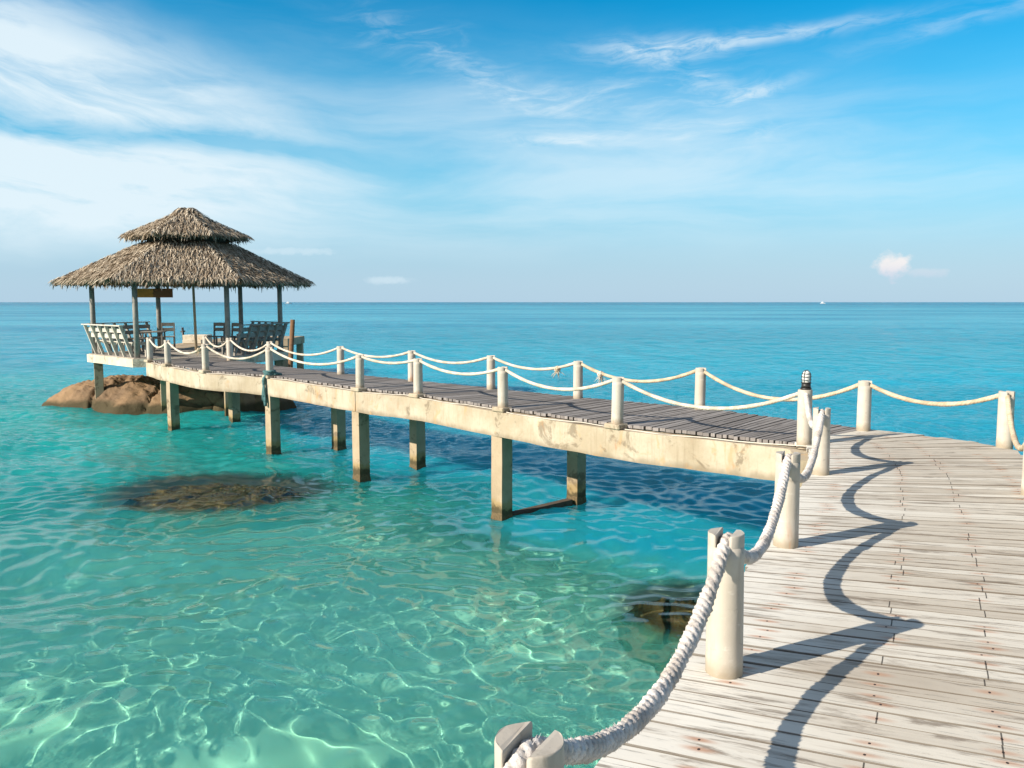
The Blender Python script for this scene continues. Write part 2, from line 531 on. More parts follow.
def concrete_material(name, base, light, stain, wet_z=None, streak=1.0, rust=0.0):
    m_, t = material(name)
    p = t.pos()
    x, y, z = t.xyz(p)
    a = t.noise(p, 1.3, 5, 0.62)
    b = t.noise(t.scale(p, (5.0, 5.0, 0.55)), 1.0, 5, 0.6)
    f_ = t.noise(p, 28.0, 4, 0.6)
    c = t.mix(t.ramp(a, 0.32, 0.66), base, light)
    c = t.mix(t.mul(t.ramp(b, 0.54, 0.76), 0.55 * streak), c, stain)
    a2 = t.noise(p, 2.3, 6, 0.7, 0.5)
    c = t.mix(t.mul(t.ramp(a2, 0.56, 0.64), 0.65 * streak), c, tuple(0.55 * s for s in stain))
    c = t.mix(t.mul(t.ramp(f_, 0.5, 0.8), 0.3), c, tuple(0.6 * s for s in base))
    if wet_z is None:
        lowz = t.add(z, t.mul(t.sub(t.noise(t.scale(p, (4, 4, 1)), 1.0, 5, 0.65), 0.5), 0.22))
        c = t.mix(t.mul(t.ramp(lowz, -0.36, -0.47), 0.65), c, tuple(0.7 * s for s in stain))
        fine_ = t.noise(t.scale(p, (30.0, 30.0, 2.0)), 1.0, 4, 0.6)
        c = t.mix(t.mul(t.ramp(fine_, 0.52, 0.72), 0.35), c, stain)
        org = t.noise(t.scale(p, (3.0, 3.0, 2.0)), 1.0, 5, 0.7, 0.6)
        c = t.mix(t.mul(t.ramp(org, 0.54, 0.68), 0.55), c, (0.50, 0.30, 0.13))
    if rust:
        rn = t.noise(t.scale(p, (9.0, 9.0, 2.0)), 1.0, 3, 0.5)
        c = t.mix(t.mul(t.ramp(rn, 0.66, 0.76), rust), c, (0.40, 0.15, 0.05))
    if wet_z is not None:
        wz = t.add(z, t.mul(t.sub(t.noise(p, 4.0, 5, 0.7), 0.5), 0.42))
        c = t.mix(t.mul(t.ramp(wz, wet_z + 0.16, wet_z + 0.06), 0.55), c, (0.30, 0.20, 0.06))
        c = t.mix(t.mul(t.ramp(wz, wet_z + 0.06, wet_z - 0.04), 0.85), c, (0.05, 0.042, 0.022))
    finish(t, c, 0.9, t.bump(t.add(f_, a2), 0.35, 0.006), 0.2)
    return m_


M_BEAM = concrete_material('weathered_concrete', (0.41, 0.335, 0.23), (0.54, 0.465, 0.35), (0.29, 0.225, 0.145), rust=0.4)
M_PILLAR = concrete_material('pillar_concrete', (0.36, 0.275, 0.175), (0.46, 0.365, 0.245), (0.21, 0.15, 0.09), wet_z=-1.60, rust=0.35)
M_SLAB = concrete_material('slab_concrete', (0.58, 0.50, 0.38), (0.70, 0.62, 0.48), (0.36, 0.30, 0.22))


def post_material():
    m_, t = material('cream_painted_post')
    p = t.obj()
    x, y, z = t.xyz(p)
    wp = t.pos()
    a = t.noise(wp, 3.0, 4, 0.6)
    b = t.noise(t.scale(wp, (14, 14, 2.2)), 1.0, 5, 0.6)
    c = t.mix(t.ramp(a, 0.35, 0.65), (0.50, 0.445, 0.36), (0.57, 0.515, 0.43))
    c = t.mix(t.mul(t.ramp(b, 0.50, 0.68), 0.40), c, (0.36, 0.30, 0.22))
    scuff = t.noise(t.scale(wp, (6, 6, 9)), 1.0, 6, 0.75, 0.8)
    c = t.mix(t.mul(t.ramp(scuff, 0.60, 0.67), 0.55), c, (0.30, 0.26, 0.20))
    c = t.mix(t.mul(t.ramp(scuff, 0.42, 0.36), 0.4), c, (0.70, 0.66, 0.58))
    c = t.mix(t.mul(t.ramp(t.add(z, t.mul(t.sub(scuff, 0.5), 0.12)), 0.50, 0.62), 0.35), c, (0.34, 0.30, 0.25))
    low = t.ramp(t.add(z, t.mul(t.sub(t.noise(wp, 9.0, 4, 0.6), 0.5), 0.16)), 0.13, 0.0)
    c = t.mix(t.mul(low, 0.8), c, (0.30, 0.245, 0.165))
    rn = t.noise(t.scale(wp, (11, 11, 3.0)), 1.0, 2, 0.5)
    rz = t.ramp(z, 0.22, 0.04)
    c = t.mix(t.mul(t.mul(t.ramp(rn, 0.61, 0.70), rz), 0.5), c, (0.42, 0.16, 0.05))
    f_ = t.noise(wp, 60.0, 3, 0.6)
    speck = t.ramp(t.noise(wp, 34.0, 2, 0.5), 0.70, 0.76)
    c = t.mix(t.mul(speck, 0.5), c, (0.30, 0.25, 0.18))
    finish(t, c, 0.6, t.bump(t.add(f_, b), 0.25, 0.003), 0.35)
    return m_


M_POST = post_material()


def rope_material(name, pale, dirty, spec=0.1):
    m_, t = material(name)
    wp = t.pos()
    a = t.noise(wp, 7.0, 4, 0.6)
    f_ = t.noise(wp, 120.0, 3, 0.6)
    c = t.mix(t.mul(t.ramp(a, 0.38, 0.66), 0.8), pale, dirty)
    c = t.mix(t.mul(t.ramp(f_, 0.5, 0.72), 0.35), c, tuple(0.55 * s for s in dirty))
    gr = t.ramp(t.attr('groove'), 0.0, 1.0)
    c = t.mix(t.mul(gr, 0.5), c, tuple(0.45 * s for s in dirty))
    finish(t, c, 0.95, t.bump(f_, 0.8, 0.004), spec)
    return m_


M_ROPE = rope_material('white_rope', (0.70, 0.65, 0.60), (0.42, 0.37, 0.32))
M_ROPE_TAN = rope_material('tan_rope', (0.66, 0.55, 0.39), (0.42, 0.32, 0.21))
M_ROPE_FAR = rope_material('pale_rope', (0.70, 0.63, 0.52), (0.48, 0.40, 0.30))


def plain(name, col, rough=0.7, spec=0.3, vary=0.25, scale=12.0, metallic=0.0):
    m_, t = material(name)
    a = t.noise(t.pos(), scale, 4, 0.6)
    c = t.mix(t.mul(t.ramp(a, 0.4, 0.7), vary * 2), col, tuple(0.5 * s for s in col))
    finish(t, c, rough, t.bump(a, 0.2, 0.004), spec, metallic)
    return m_


M_STRINGER = plain('dark_timber', (0.13, 0.10, 0.075), 0.9, 0.1)
M_GREYWOOD = plain('grey_weathered_wood', (0.34, 0.32, 0.28), 0.85, 0.15, 0.3)
M_SUNLITWOOD = plain('sunlit_weathered_wood', (0.62, 0.57, 0.48), 0.85, 0.15, 0.3)  # lighter copy of the grey bench wood, sunlight put into the colour
M_BROWNWOOD = plain('brown_wood', (0.22, 0.12, 0.06), 0.8, 0.2, 0.3)
M_BAMBOO = plain('bamboo_pole', (0.48, 0.38, 0.24), 0.7, 0.3, 0.25)
M_NET = plain('teal_netting', (0.10, 0.20, 0.20), 0.9, 0.1, 0.4, 30.0)
M_WHITE = plain('white_paint', (0.80, 0.80, 0.78), 0.5, 0.3, 0.08)
M_CABLE = plain('white_cable', (0.62, 0.57, 0.48), 0.5, 0.3, 0.1)
M_CRUST = plain('shell_crust', (0.16, 0.115, 0.06), 0.9, 0.15, 0.45, 40.0)
M_BLACK = plain('black_metal', (0.025, 0.022, 0.02), 0.45, 0.5, 0.1)

# ------------------------------------------------------------------ jetty plan (metres, deck top z = 0)
# posts along the lagoon side, from the camera out to the pavilion
ROW_NEAR = [(0.035, 1.81), (0.95, 3.53), (1.86, 5.44), (2.97, 7.78), (3.41, 9.46), (1.43, 11.04), (-0.14, 12.79),
            (-1.69, 14.69), (-2.93, 15.72), (-5.46, 18.43), (-7.41, 19.78), (-9.2, 21.88), (-10.35, 23.4)]
# posts along the open-sea side
ROW_SEA = [(4.47, 6.92), (5.63, 9.26), (4.55, 10.51), (2.91, 12.61), (1.14, 14.07), (-0.40, 15.54), (-2.10, 17.13),
           (-3.94, 18.81), (-6.22, 21.05), (-7.99, 23.19), (-9.35, 25.0)]

# each station: left end and right end of one board
STATIONS = [((-2.35, -2.4), (-0.15, -3.25)), ((-0.135, 1.96), (1.75, 1.13)), ((0.76, 3.66), (2.66, 2.93)), ((1.74, 5.50), (3.69, 5.01)),
            ((2.88, 7.82), (4.99, 7.66)), ((3.30, 9.00), (5.66, 9.05)), ((3.39, 9.34), (5.45, 9.66)), ((3.41, 9.47), (5.03, 10.22)),
            ((3.33, 9.56), (4.64, 10.64)), ((2.50, 10.24), (3.72, 11.80)), ((1.45, 11.06), (3.02, 12.72)), ((-0.12, 12.81), (1.24, 14.17)),
            ((-1.67, 14.71), (-0.30, 15.64)), ((-2.91, 15.74), (-2.00, 17.23)), ((-5.44, 18.45), (-3.84, 18.95)),
            ((-7.39, 19.80), (-6.02, 21.15)), ((-9.18, 21.90), (-7.89, 23.29)), ((-10.33, 23.42), (-9.25, 25.1))]
# the walkway's board ends run straight between these, so smooth the sea side to follow the near side square on


def build_boards(stations, width, name, mat, parent, jag=0.012):
    verts, faces, tone, bid, uvs, edge = [], [], [], [], [], []
    th = 0.042

    def lerp(a, b, f_): return (a[0] + (b[0] - a[0]) * f_, a[1] + (b[1] - a[1]) * f_)
    for s in range(len(stations) - 1):
        (l0, r0), (l1, r1) = stations[s], stations[s + 1]
        lw = math.hypot(l1[0] - l0[0], l1[1] - l0[1])
        rw = math.hypot(r1[0] - r0[0], r1[1] - r0[1])
        n = max(1, round((lw + rw) / 2 / width))
        cuts = [0.0] + [(k + RNG.uniform(-0.16, 0.16)) / n for k in range(1, n)] + [1.0]
        for k in range(n):
            a, b = cuts[k], cuts[k + 1]
            la, lb, ra, rb = lerp(l0, l1, a), lerp(l0, l1, b), lerp(r0, r1, a), lerp(r0, r1, b)
            L = math.hypot(ra[0] - la[0], ra[1] - la[1])
            ex = ((ra[0] - la[0]) / L, (ra[1] - la[1]) / L)
            jl, jr = RNG.uniform(-jag, jag), RNG.uniform(-jag, jag)
            dz0, dz1 = RNG.uniform(-0.006, 0.004), RNG.uniform(-0.006, 0.004)
            gap = RNG.uniform(0.0016, 0.0042) if name == 'deck' else RNG.uniform(0.006, 0.010)
            tn, bd = RNG.uniform(0, 1), RNG.uniform(0, 1)
            base = len(verts)
            for (pa, pb, j, sgn, dz, u) in ((la, lb, jl, 1, dz0, 0.0), (ra, rb, jr, 1, dz1, L)):
                qa = (pa[0] + ex[0] * j, pa[1] + ex[1] * j)
                qb = (pb[0] + ex[0] * j, pb[1] + ex[1] * j)
                wv = math.hypot(qb[0] - qa[0], qb[1] - qa[1]) + 1e-6
                g = min(gap, wv * 0.2) / wv
                ch = min(0.0028, wv * 0.15) / wv
                for f_, z in ((g, -th), (g, -0.003), (g + ch, 0.0), (1 - g - ch, 0.0), (1 - g, -0.003), (1 - g, -th)):
                    q = lerp(qa, qb, f_)
                    verts.append((q[0], q[1], z + dz))
            prof = 6
            fs = [(base + i, base + (i + 1) % prof, base + prof + (i + 1) % prof, base + prof + i) for i in range(prof)]
            fs = [f[::-1] for f in fs] + [tuple(base + i for i in range(prof)), tuple(base + prof + i for i in reversed(range(prof)))]
            vv = (0.0, 0.01, 0.02, 0.09, 0.10, 0.11)
            for fi, f_ in enumerate(fs):
                faces.append(f_)
                edge.append(1.0 if fi in (0, 1, 3, 4) else 0.0)
                tone.append(tn)
                bid.append(bd)
                for vi in f_:
                    q = (vi - base)
                    uvs.append((0.0 if q < prof else L, vv[q % prof]))
    o = mesh_obj(name, verts, faces, mat, parent)
    me = o.data
    for nm, arr in (('tone', tone), ('bid', bid), ('edge', edge)):
        at_ = me.attributes.new(nm, 'FLOAT', 'FACE')
        at_.data.foreach_set('value', np.array(arr, np.float32))
    uv = me.uv_layers.new(name='grain')
    uv.data.foreach_set('uv', np.array(uvs, np.float32).ravel())
    bm = bmesh.new(); bm.from_mesh(me); bmesh.ops.recalc_face_normals(bm, faces=bm.faces); bm.to_mesh(me); bm.free()
    return o


def add_box(bm, lo, hi, rot=0.0, loc=(0, 0, 0), mat_i=0, bevel=0.0):
    vs = [bm.verts.new((x, y, z)) for z in (lo[2], hi[2]) for y in (lo[1], hi[1]) for x in (lo[0], hi[0])]
    fs = [bm.faces.new([vs[i] for i in f]) for f in ((0, 2, 3, 1), (4, 5, 7, 6), (0, 1, 5, 4), (2, 6, 7, 3), (0, 4, 6, 2), (1, 3, 7, 5))]
    for f in fs: f.material_index = mat_i
    if bevel:
        es = list({e for f in fs for e in f.edges})
        r = bmesh.ops.bevel(bm, geom=es, offset=bevel, segments=1, affect='EDGES')
        vs = list({v for f in r['faces'] for v in f.verts} | {v for v in vs if v.is_valid})
    M = Matrix.Translation(loc) @ Matrix.Rotation(rot, 4, 'Z')
    bmesh.ops.transform(bm, matrix=M, verts=[v for v in vs if v.is_valid])
    return vs


def add_bar(bm, a, b, w, h, up=(0, 0, 1)):
    """Rectangular bar from a to b."""
    a, b, up = Vector(a), Vector(b), Vector(up)
    d = (b - a).normalized()
    s = d.cross(up)
    s = s.normalized() if s.length > 1e-4 else Vector((1, 0, 0))
    u = s.cross(d).normalized()
    vs = []
    for p in (a, b):
        for i, j in ((-1, -1), (1, -1), (1, 1), (-1, 1)):
            vs.append(bm.verts.new(p + s * (i * w / 2) + u * (j * h / 2)))
    for f in ((3, 2, 1, 0), (4, 5, 6, 7), (0, 1, 5, 4), (1, 2, 6, 5), (2, 3, 7, 6), (3, 0, 4, 7)):
        bm.faces.new([vs[i] for i in f])


def add_cyl(bm, a, b, r0, r1=None, n=14, caps=True):
    a, b = Vector(a), Vector(b)
    r1 = r0 if r1 is None else r1
    d = (b - a).normalized()
    s = d.orthogonal().normalized()
    u = d.cross(s)
    A_r = [bm.verts.new(a + (s * math.cos(6.28318 * i / n) + u * math.sin(6.28318 * i / n)) * r0) for i in range(n)]
    B_r = [bm.verts.new(b + (s * math.cos(6.28318 * i / n) + u * math.sin(6.28318 * i / n)) * r1) for i in range(n)]
    for i in range(n):
        f = bm.faces.new((A_r[i], A_r[(i + 1) % n], B_r[(i + 1) % n], B_r[i]))
        f.smooth = True
    if caps:
        bm.faces.new(A_r[::-1])
        bm.faces.new(B_r)


def sweep(bm, pts, w_out, w_in, z0, z1, jitter=0.0):
    """Rectangular section swept along a plan polyline; out is to the left of travel."""
    n = len(pts)
    rings = []
    for i, p in enumerate(pts):
        a = pts[max(0, i - 1)]
        b = pts[min(n - 1, i + 1)]
        t = Vector((b[0] - a[0], b[1] - a[1], 0)).normalized()
        nrm = Vector((-t.y, t.x, 0))
        o = Vector((p[0], p[1], 0))
        q = [o + nrm * w_out, o + nrm * w_out, o - nrm * w_in, o - nrm * w_in]
        jz = RNG.uniform(-jitter, jitter)
        rings.append([bm.verts.new((q[0].x, q[0].y, z1)), bm.verts.new((q[1].x, q[1].y, z0 + jz)), bm.verts.new((q[2].x, q[2].y, z0 + jz)), bm.verts.new((q[3].x, q[3].y, z1))])
    for a, b in zip(rings, rings[1:]):
        for i in range(4):
            bm.faces.new((a[i], a[(i + 1) % 4], b[(i + 1) % 4], b[i]))
    bm.faces.new(rings[0][::-1])
    bm.faces.new(rings[-1])
    bmesh.ops.recalc_face_normals(bm, faces=bm.faces)


def smooth_line(pts, step=0.25, corner=0.0):
    """Catmull-Rom through plan points."""
    out = []
    P = [Vector((*p, 0)) for p in pts]
    P = [P[0] * 2 - P[1]] + P + [P[-1] * 2 - P[-2]]
    for i in range(1, len(P) - 2):
        n = max(2, int((P[i + 1] - P[i]).length / step))
        for k in range(n):
            t = k / n
            a, b, c, d = P[i - 1], P[i], P[i + 1], P[i + 2]
            q = 0.5 * ((2 * b) + (c - a) * t + (2 * a - 5 * b + 4 * c - d) * t * t + (3 * b - a - 3 * c + d) * t ** 3)
            out.append((q.x, q.y))
    out.append((P[-2].x, P[-2].y))
    return out


jetty = empty('jetty', (0, 0, 0), 0, 'long wooden boarded jetty on square concrete pillars bending left out to the pavilion', 'jetty')
build_boards(STATIONS[:9], 0.102, 'deck', M_BLEACHED, jetty, jag=0.016)
build_boards(STATIONS[8:], 0.094, 'walkway_deck', M_GREYBOARD, jetty, jag=0.018)

near_edge = smooth_line([s[0] for s in STATIONS[8:]], 0.3)
_cut = min(range(len(near_edge)), key=lambda i: math.hypot(near_edge[i][0] + 2.93, near_edge[i][1] - 15.72))
_q, _r = near_edge[_cut], near_edge[_cut + 1]
_q2 = tuple(a + (b - a) * 0.06 for a, b in zip(_q, _r))
bm = bmesh.new()
sweep(bm, near_edge[_cut + 1:][::-1] + [_q2], 0.11, 0.14, -0.45, -0.062, 0.008)
bm_obj('edge_beam', bm, M_BEAM, jetty)
bm = bmesh.new()
sweep(bm, near_edge[:_cut + 1][::-1] + [(3.37, 9.40), (3.30, 9.05), (3.20, 8.75)], 0.11, 0.14, -0.46, -0.062, 0.008)
bm_obj('edge_beam', bm, M_BEAM, jetty)
sea_edge = smooth_line([s[1] for s in STATIONS[8:]], 0.3)
bm = bmesh.new()
sweep(bm, sea_edge, 0.02, 0.24, -0.46, -0.062, 0.008)
bm_obj('edge_beam', bm, M_BEAM, jetty)
for side in (0, 1):
    ln = smooth_line([s[side] for s in STATIONS[:9]], 0.3)
    bm = bmesh.new()
    sweep(bm, ln, -0.14 if side == 0 else 0.34, 0.34 if side == 0 else -0.14, -0.30, -0.06)
    bm_obj('stringer', bm, M_STRINGER, jetty)
# plank nailing strip on top of the beam: short dark packers between board ends and beam
for pts_, kk in ((STATIONS[:9], 0.38), (STATIONS[:9], 0.6), (STATIONS[8:], 0.5)):
    ln = smooth_line([(s[0][0] + (s[1][0] - s[0][0]) * kk, s[0][1] + (s[1][1] - s[0][1]) * kk) for s in pts_], 0.4)
    bm = bmesh.new()
    sweep(bm, ln, 0.06, 0.06, -0.22, -0.06)
    bm_obj('joist', bm, M_STRINGER, jetty)


def pillar(x, y, w=0.235, rot=R(45), top=-0.45):
    bm = bmesh.new()
    hw = w / 2
    n = 10
    z0, z1 = -4.6, top
    rings = []
    for i in range(n + 1):
        z = z0 + (z1 - z0) * i / n
        rings.append([bm.verts.new((sx * hw + RNG.uniform(-.004, .004), sy * hw + RNG.uniform(-.004, .004), z)) for sx, sy in ((-1, -1), (1, -1), (1, 1), (-1, 1))])
    for a, b in zip(rings, rings[1:]):
        for k in range(4):
            bm.faces.new((a[k], a[(k + 1) % 4], b[(k + 1) % 4], b[k]))
    bm.faces.new(rings[-1])
    bmesh.ops.transform(bm, matrix=Matrix.Translation((x, y, 0)) @ Matrix.Rotation(rot, 4, 'Z'), verts=bm.verts)
    o = bm_obj('pillar', bm, M_PILLAR, jetty)
    from mathutils import noise as mn
    cb = bmesh.new()
    rows, nn = 12, 32
    rg = []
    for i in range(rows + 1):
        zz = -2.05 + 0.40 * i / rows
        ring = []
        for k in range(nn):
            a_ = 6.28318 * k / nn
            m_ = max(abs(math.cos(a_)), abs(math.sin(a_)))
            q = Vector((math.cos(a_) / m_ * hw, math.sin(a_) / m_ * hw, zz))
            s_ = mn.noise(Vector((q.x * 14 + x * 3, q.y * 14 + y * 3, zz * 11)))
            lip = min(1.0, (rows - i) / 4.0)
            g_ = 1 + lip * (0.06 + 0.10 * max(0, s_)) - (1 - lip) * 0.06
            ring.append(cb.verts.new((q.x * g_, q.y * g_, zz + 0.05 * mn.noise(Vector((q.x * 9 + x, q.y * 9 + y, 0))) * (i / rows))))
        rg.append(ring)
    for a_, b_ in zip(rg, rg[1:]):
        for k in range(nn):
            cb.faces.new((a_[k], a_[(k + 1) % nn], b_[(k + 1) % nn], b_[k]))
    bmesh.ops.transform(cb, matrix=Matrix.Translation((x, y, 0)) @ Matrix.Rotation(rot, 4, 'Z'), verts=cb.verts)
    bm_obj('shell_crust', cb, M_CRUST, o)
    return o


PILLARS = [(-0.16, 12.85), (1.12, 14.02), (-2.94, 15.76), (-1.98, 16.95), (-5.42, 18.40), (-4.05, 18.95), (-9.02, 21.66), (-7.85, 23.0),
           (3.42, 9.05), (4.45, 10.45), (0.1, 0.9), (1.3, 0.4), (1.3, 3.9), (2.6, 3.5), (2.5, 6.2), (3.9, 6.0), (4.5, 8.0)]
for q in PILLARS:
    pillar(*q)
# cross beams between pillar pairs and one tie lying at the waterline
for a, b in ((0, 1), (2, 3), (4, 5), (6, 7)):
    bm = bmesh.new()
    pa, pb = Vector((*PILLARS[a], -0.36)), Vector((*PILLARS[b], -0.36))
    dd = (pb - pa).normalized() * 0.16
    add_bar(bm, pa + dd, pb - dd, 0.2, 0.24)
    bm_obj('cross_beam', bm, M_PILLAR, jetty)
bm = bmesh.new()
add_bar(bm, (-0.02, 12.98, -1.80), (1.0, 13.9, -1.795), 0.13, 0.12)
bm_obj('tie_beam', bm, M_STRINGER, jetty)
# rounded mortar pad under each walkway post
for (x, y) in ROW_NEAR[5:]:
    bm = bmesh.new()
    add_box(bm, (-0.13, -0.12, -0.060), (0.13, 0.10, 0.012), R(-45), (x - 0.01, y - 0.01, 0), bevel=0.015)
    bm_obj('mortar_pad', bm, M_BEAM, jetty)


def tube(bm, pts, r, n=8):
    """Plain round tube along 3-D points."""
    P = [Vector(p) for p in pts]
    rings = []
    prev = None
    for i, p in enumerate(P):
        d = (P[min(i + 1, len(P) - 1)] - P[max(i - 1, 0)]).normalized()
        s = d.orthogonal().normalized() if prev is None else (prev - d * prev.dot(d)).normalized()
        prev = s
        u = d.cross(s)
        rr = r(i / (len(P) - 1)) if callable(r) else r
        rings.append([bm.verts.new(p + (s * math.cos(6.28318 * k / n) + u * math.sin(6.28318 * k / n)) * rr) for k in range(n)])
    for a, b in zip(rings, rings[1:]):
        for k in range(n):
            f = bm.faces.new((a[k], a[(k + 1) % n], b[(k + 1) % n], b[k]))
            f.smooth = True
    bm.faces.new(rings[0][::-1])
    bm.faces.new(rings[-1])


# power cable lying on the ledge of the beam, out to the lamp post
cab = [(x, y, -0.05 + 0.012 * math.sin(i * 0.9) + 0.006 * math.sin(i * 2.3)) for i, (x, y) in enumerate(near_edge)]
cab2 = []
for i, (x, y, z) in enumerate(cab):
    a, b = near_edge[max(0, i - 1)], near_edge[min(len(near_edge) - 1, i + 1)]
    t = Vector((b[0] - a[0], b[1] - a[1])).normalized()
    off = 0.085 + 0.02 * math.sin(i * 0.7)
    cab2.append((x - t.y * off, y + t.x * off, z))
bm = bmesh.new()
tube(bm, [(3.62, 9.28, 0.006), (3.45, 9.25, 0.006)] + cab2[1:-1], 0.0075, 6)
tag(bm_obj('power_cable', bm, M_CABLE), 'thin white cable lying along the concrete beam from the lamp post', 'cable')

# ------------------------------------------------------------------ rope posts
POST_H = 0.64
POST_R = 0.083


def post_mesh(slot=True):
    bm = bmesh.new()
    n = 40
    prof = [(-0.05, POST_R * 1.01), (0.0, POST_R * 1.01), (0.075, POST_R * 1.012), (0.082, POST_R * 0.995), (0.15, POST_R * 0.99), (0.22, POST_R * 0.987), (0.3, POST_R * 0.985), (0.38, POST_R * 0.98), (0.46, POST_R * 0.975), (0.53, POST_R * 0.97), (0.585 if slot else POST_H - 0.006, POST_R * 0.965)]
    if not slot:
        prof.append((POST_H, POST_R * 0.93))
    rings = [[bm.verts.new((r * math.cos(6.28318 * k / n), r * math.sin(6.28318 * k / n), z)) for k in range(n)] for z, r in prof]
    for a, b in zip(rings, rings[1:]):
        for k in range(n):
            bm.faces.new((a[k], a[(k + 1) % n], b[(k + 1) % n], b[k])).smooth = True
    bm.faces.new(rings[-1])
    if slot:
        # two half-moon cheeks either side of the rope groove (groove runs along local y)
        rt = POST_R * 0.965
        g = 0.030
        a0 = math.acos(g / rt)
        for sg in (1, -1):
            angs = [-a0 + 2 * a0 * i / 14 for i in range(15)]
            lo = [bm.verts.new((sg * rt * math.cos(a), sg * rt * math.sin(a), 0.585)) for a in angs]
            mid = [bm.verts.new((sg * rt * math.cos(a), sg * rt * math.sin(a), POST_H - 0.005)) for a in angs]
            ctr = Vector((sg * rt * 0.7, 0, 0))
            hi = []
            for a in angs:
                p = Vector((sg * rt * math.cos(a), sg * rt * math.sin(a), POST_H))
                q = ctr + (p - ctr) * 0.93
                hi.append(bm.verts.new((q.x, q.y, POST_H)))
            m = len(angs)
            for A_r, B_r in ((lo, mid), (mid, hi)):
                for i in range(m):
                    j = (i + 1) % m
                    f = bm.faces.new((A_r[i], A_r[j], B_r[j], B_r[i]))
                    f.smooth = i < m - 1
            bm.faces.new(hi)
    from mathutils import noise as mn
    for v in bm.verts:
        k_ = 1 + 0.014 * mn.noise(v.co * 9.0) + 0.010 * mn.noise(v.co * 31.0)
        v.co.x *= k_; v.co.y *= k_
        if v.co.z > 0.6: v.co.z += 0.004 * mn.noise(v.co * 40.0)
    bmesh.ops.recalc_face_normals(bm, faces=bm.faces)
    me = bpy.data.meshes.new('rope_post')
    bm.to_mesh(me); bm.free()
    me.materials.append(M_POST)
    return me


ME_SLOT, ME_FLAT = post_mesh(True), post_mesh(False)
post_proto = bpy.data.objects.new('rope_post', ME_SLOT)


def place_post(i, row, label):
    x, y = row[i]
    a, b = row[max(0, i - 1)], row[min(len(row) - 1, i + 1)]
    if row is ROW_NEAR and i == 4: a, b = row[3], row[5]
    rz = math.atan2(b[1] - a[1], b[0] - a[0]) - math.pi / 2
    o = post_proto if not place_post.used else post_proto.copy()
    place_post.used = True
    if row is ROW_NEAR and i == 4:
        o.data = ME_FLAT
    link(o)
    o.location = (x, y, 0)
    o.rotation_euler = (RNG.uniform(-.012, .012), RNG.uniform(-.012, .012), rz)
    s = RNG.uniform(0.98, 1.03)
    o.scale = (s, s, 1.0 if i else 1.0)
    tag(o, label, 'post', 'cream rope posts along the jetty')
    return o


place_post.used = False
NEAR_LABELS = [
    'cream post at the bottom edge of the picture, only its grooved top showing',
    'tall cream post at the boards\' edge above the dark underwater rock',
    'cream post hiding the near end of the concrete beam',
    'cream post just right of the lamp post, nearer than it',
    'cream post carrying the caged black lamp at the jetty bend',
    'first lagoon-side cream post on the grey walkway past the lamp post',
    'lagoon-side cream post standing over the largest square pillar in the water',
    'lagoon-side cream post, third past the lamp post on the walkway',
    'lagoon-side cream post at the beam joint, fourth past the lamp post',
    'pale post with teal netting wrapped round its foot',
    'pale post next beyond the netted one, beside the frayed rope knot',
    'small pale post last but one on the lagoon side before the pavilion',
    'small pale post at the end of the beam, beside the left bench of the pavilion']
SEA_LABELS = [
    'cream post cut off by the right edge of the picture',
    'cream post with an orange rust streak near the right edge',
    'cream post at the outer bend of the boards, right of the lamp post',
    'first sea-side cream post on the grey walkway left of the lamp post',
    'sea-side cream post with frayed rope knots on both sides',
    'sea-side cream post, next one left of the frayed knots',
    'sea-side cream post showing just left of a lagoon-side post, mid walkway',
    'sea-side pale post nearest the pavilion against open water',
    'pale sea-side post hidden behind the netted post',
    'pale sea-side post before the dark right bench of the pavilion',
    'last sea-side pale post at the pavilion entrance under the thin bamboo pole']
for i in range(len(ROW_NEAR)):
    place_post(i, ROW_NEAR, NEAR_LABELS[i])
for i in range(len(ROW_SEA)):
    place_post(i, ROW_SEA, SEA_LABELS[i])


# ------------------------------------------------------------------ ropes
def rope_path(posts, sags, step):
    pts = []
    rest = 0.612
    for k in range(len(posts) - 1):
        a, b = posts[k], posts[k + 1]
        L = math.hypot(b[0] - a[0], b[1] - a[1])
        n = max(8, int(L / step))
        s = sags[k]
        for i in range(n):
            t = i / n
            # catenary-like dip, with a rounded shoulder where the rope lies in the post's groove
            dip = 4 * t * (1 - t)
            z = rest - s * dip
            pts.append(Vector((a[0] + (b[0] - a[0]) * t, a[1] + (b[1] - a[1]) * t, z)))
    pts.append(Vector((*posts[-1], rest)))
    # soften the shoulders over the posts
    Z = np.array([p.z for p in pts])
    wn = max(2, int(0.07 / step))
    ker = np.ones(2 * wn + 1) / (2 * wn + 1)
    Zs = np.convolve(np.pad(Z, wn, mode='edge'), ker, 'valid')
    X = np.convolve(np.pad([p.x for p in pts], wn, mode='edge'), ker, 'valid')
    Y = np.convolve(np.pad([p.y for p in pts], wn, mode='edge'), ker, 'valid')
    # the top of each shoulder stays up in its groove
    Zs += 0.010
    return [Vector((x, y, z)) for x, y, z in zip(X, Y, Zs)]


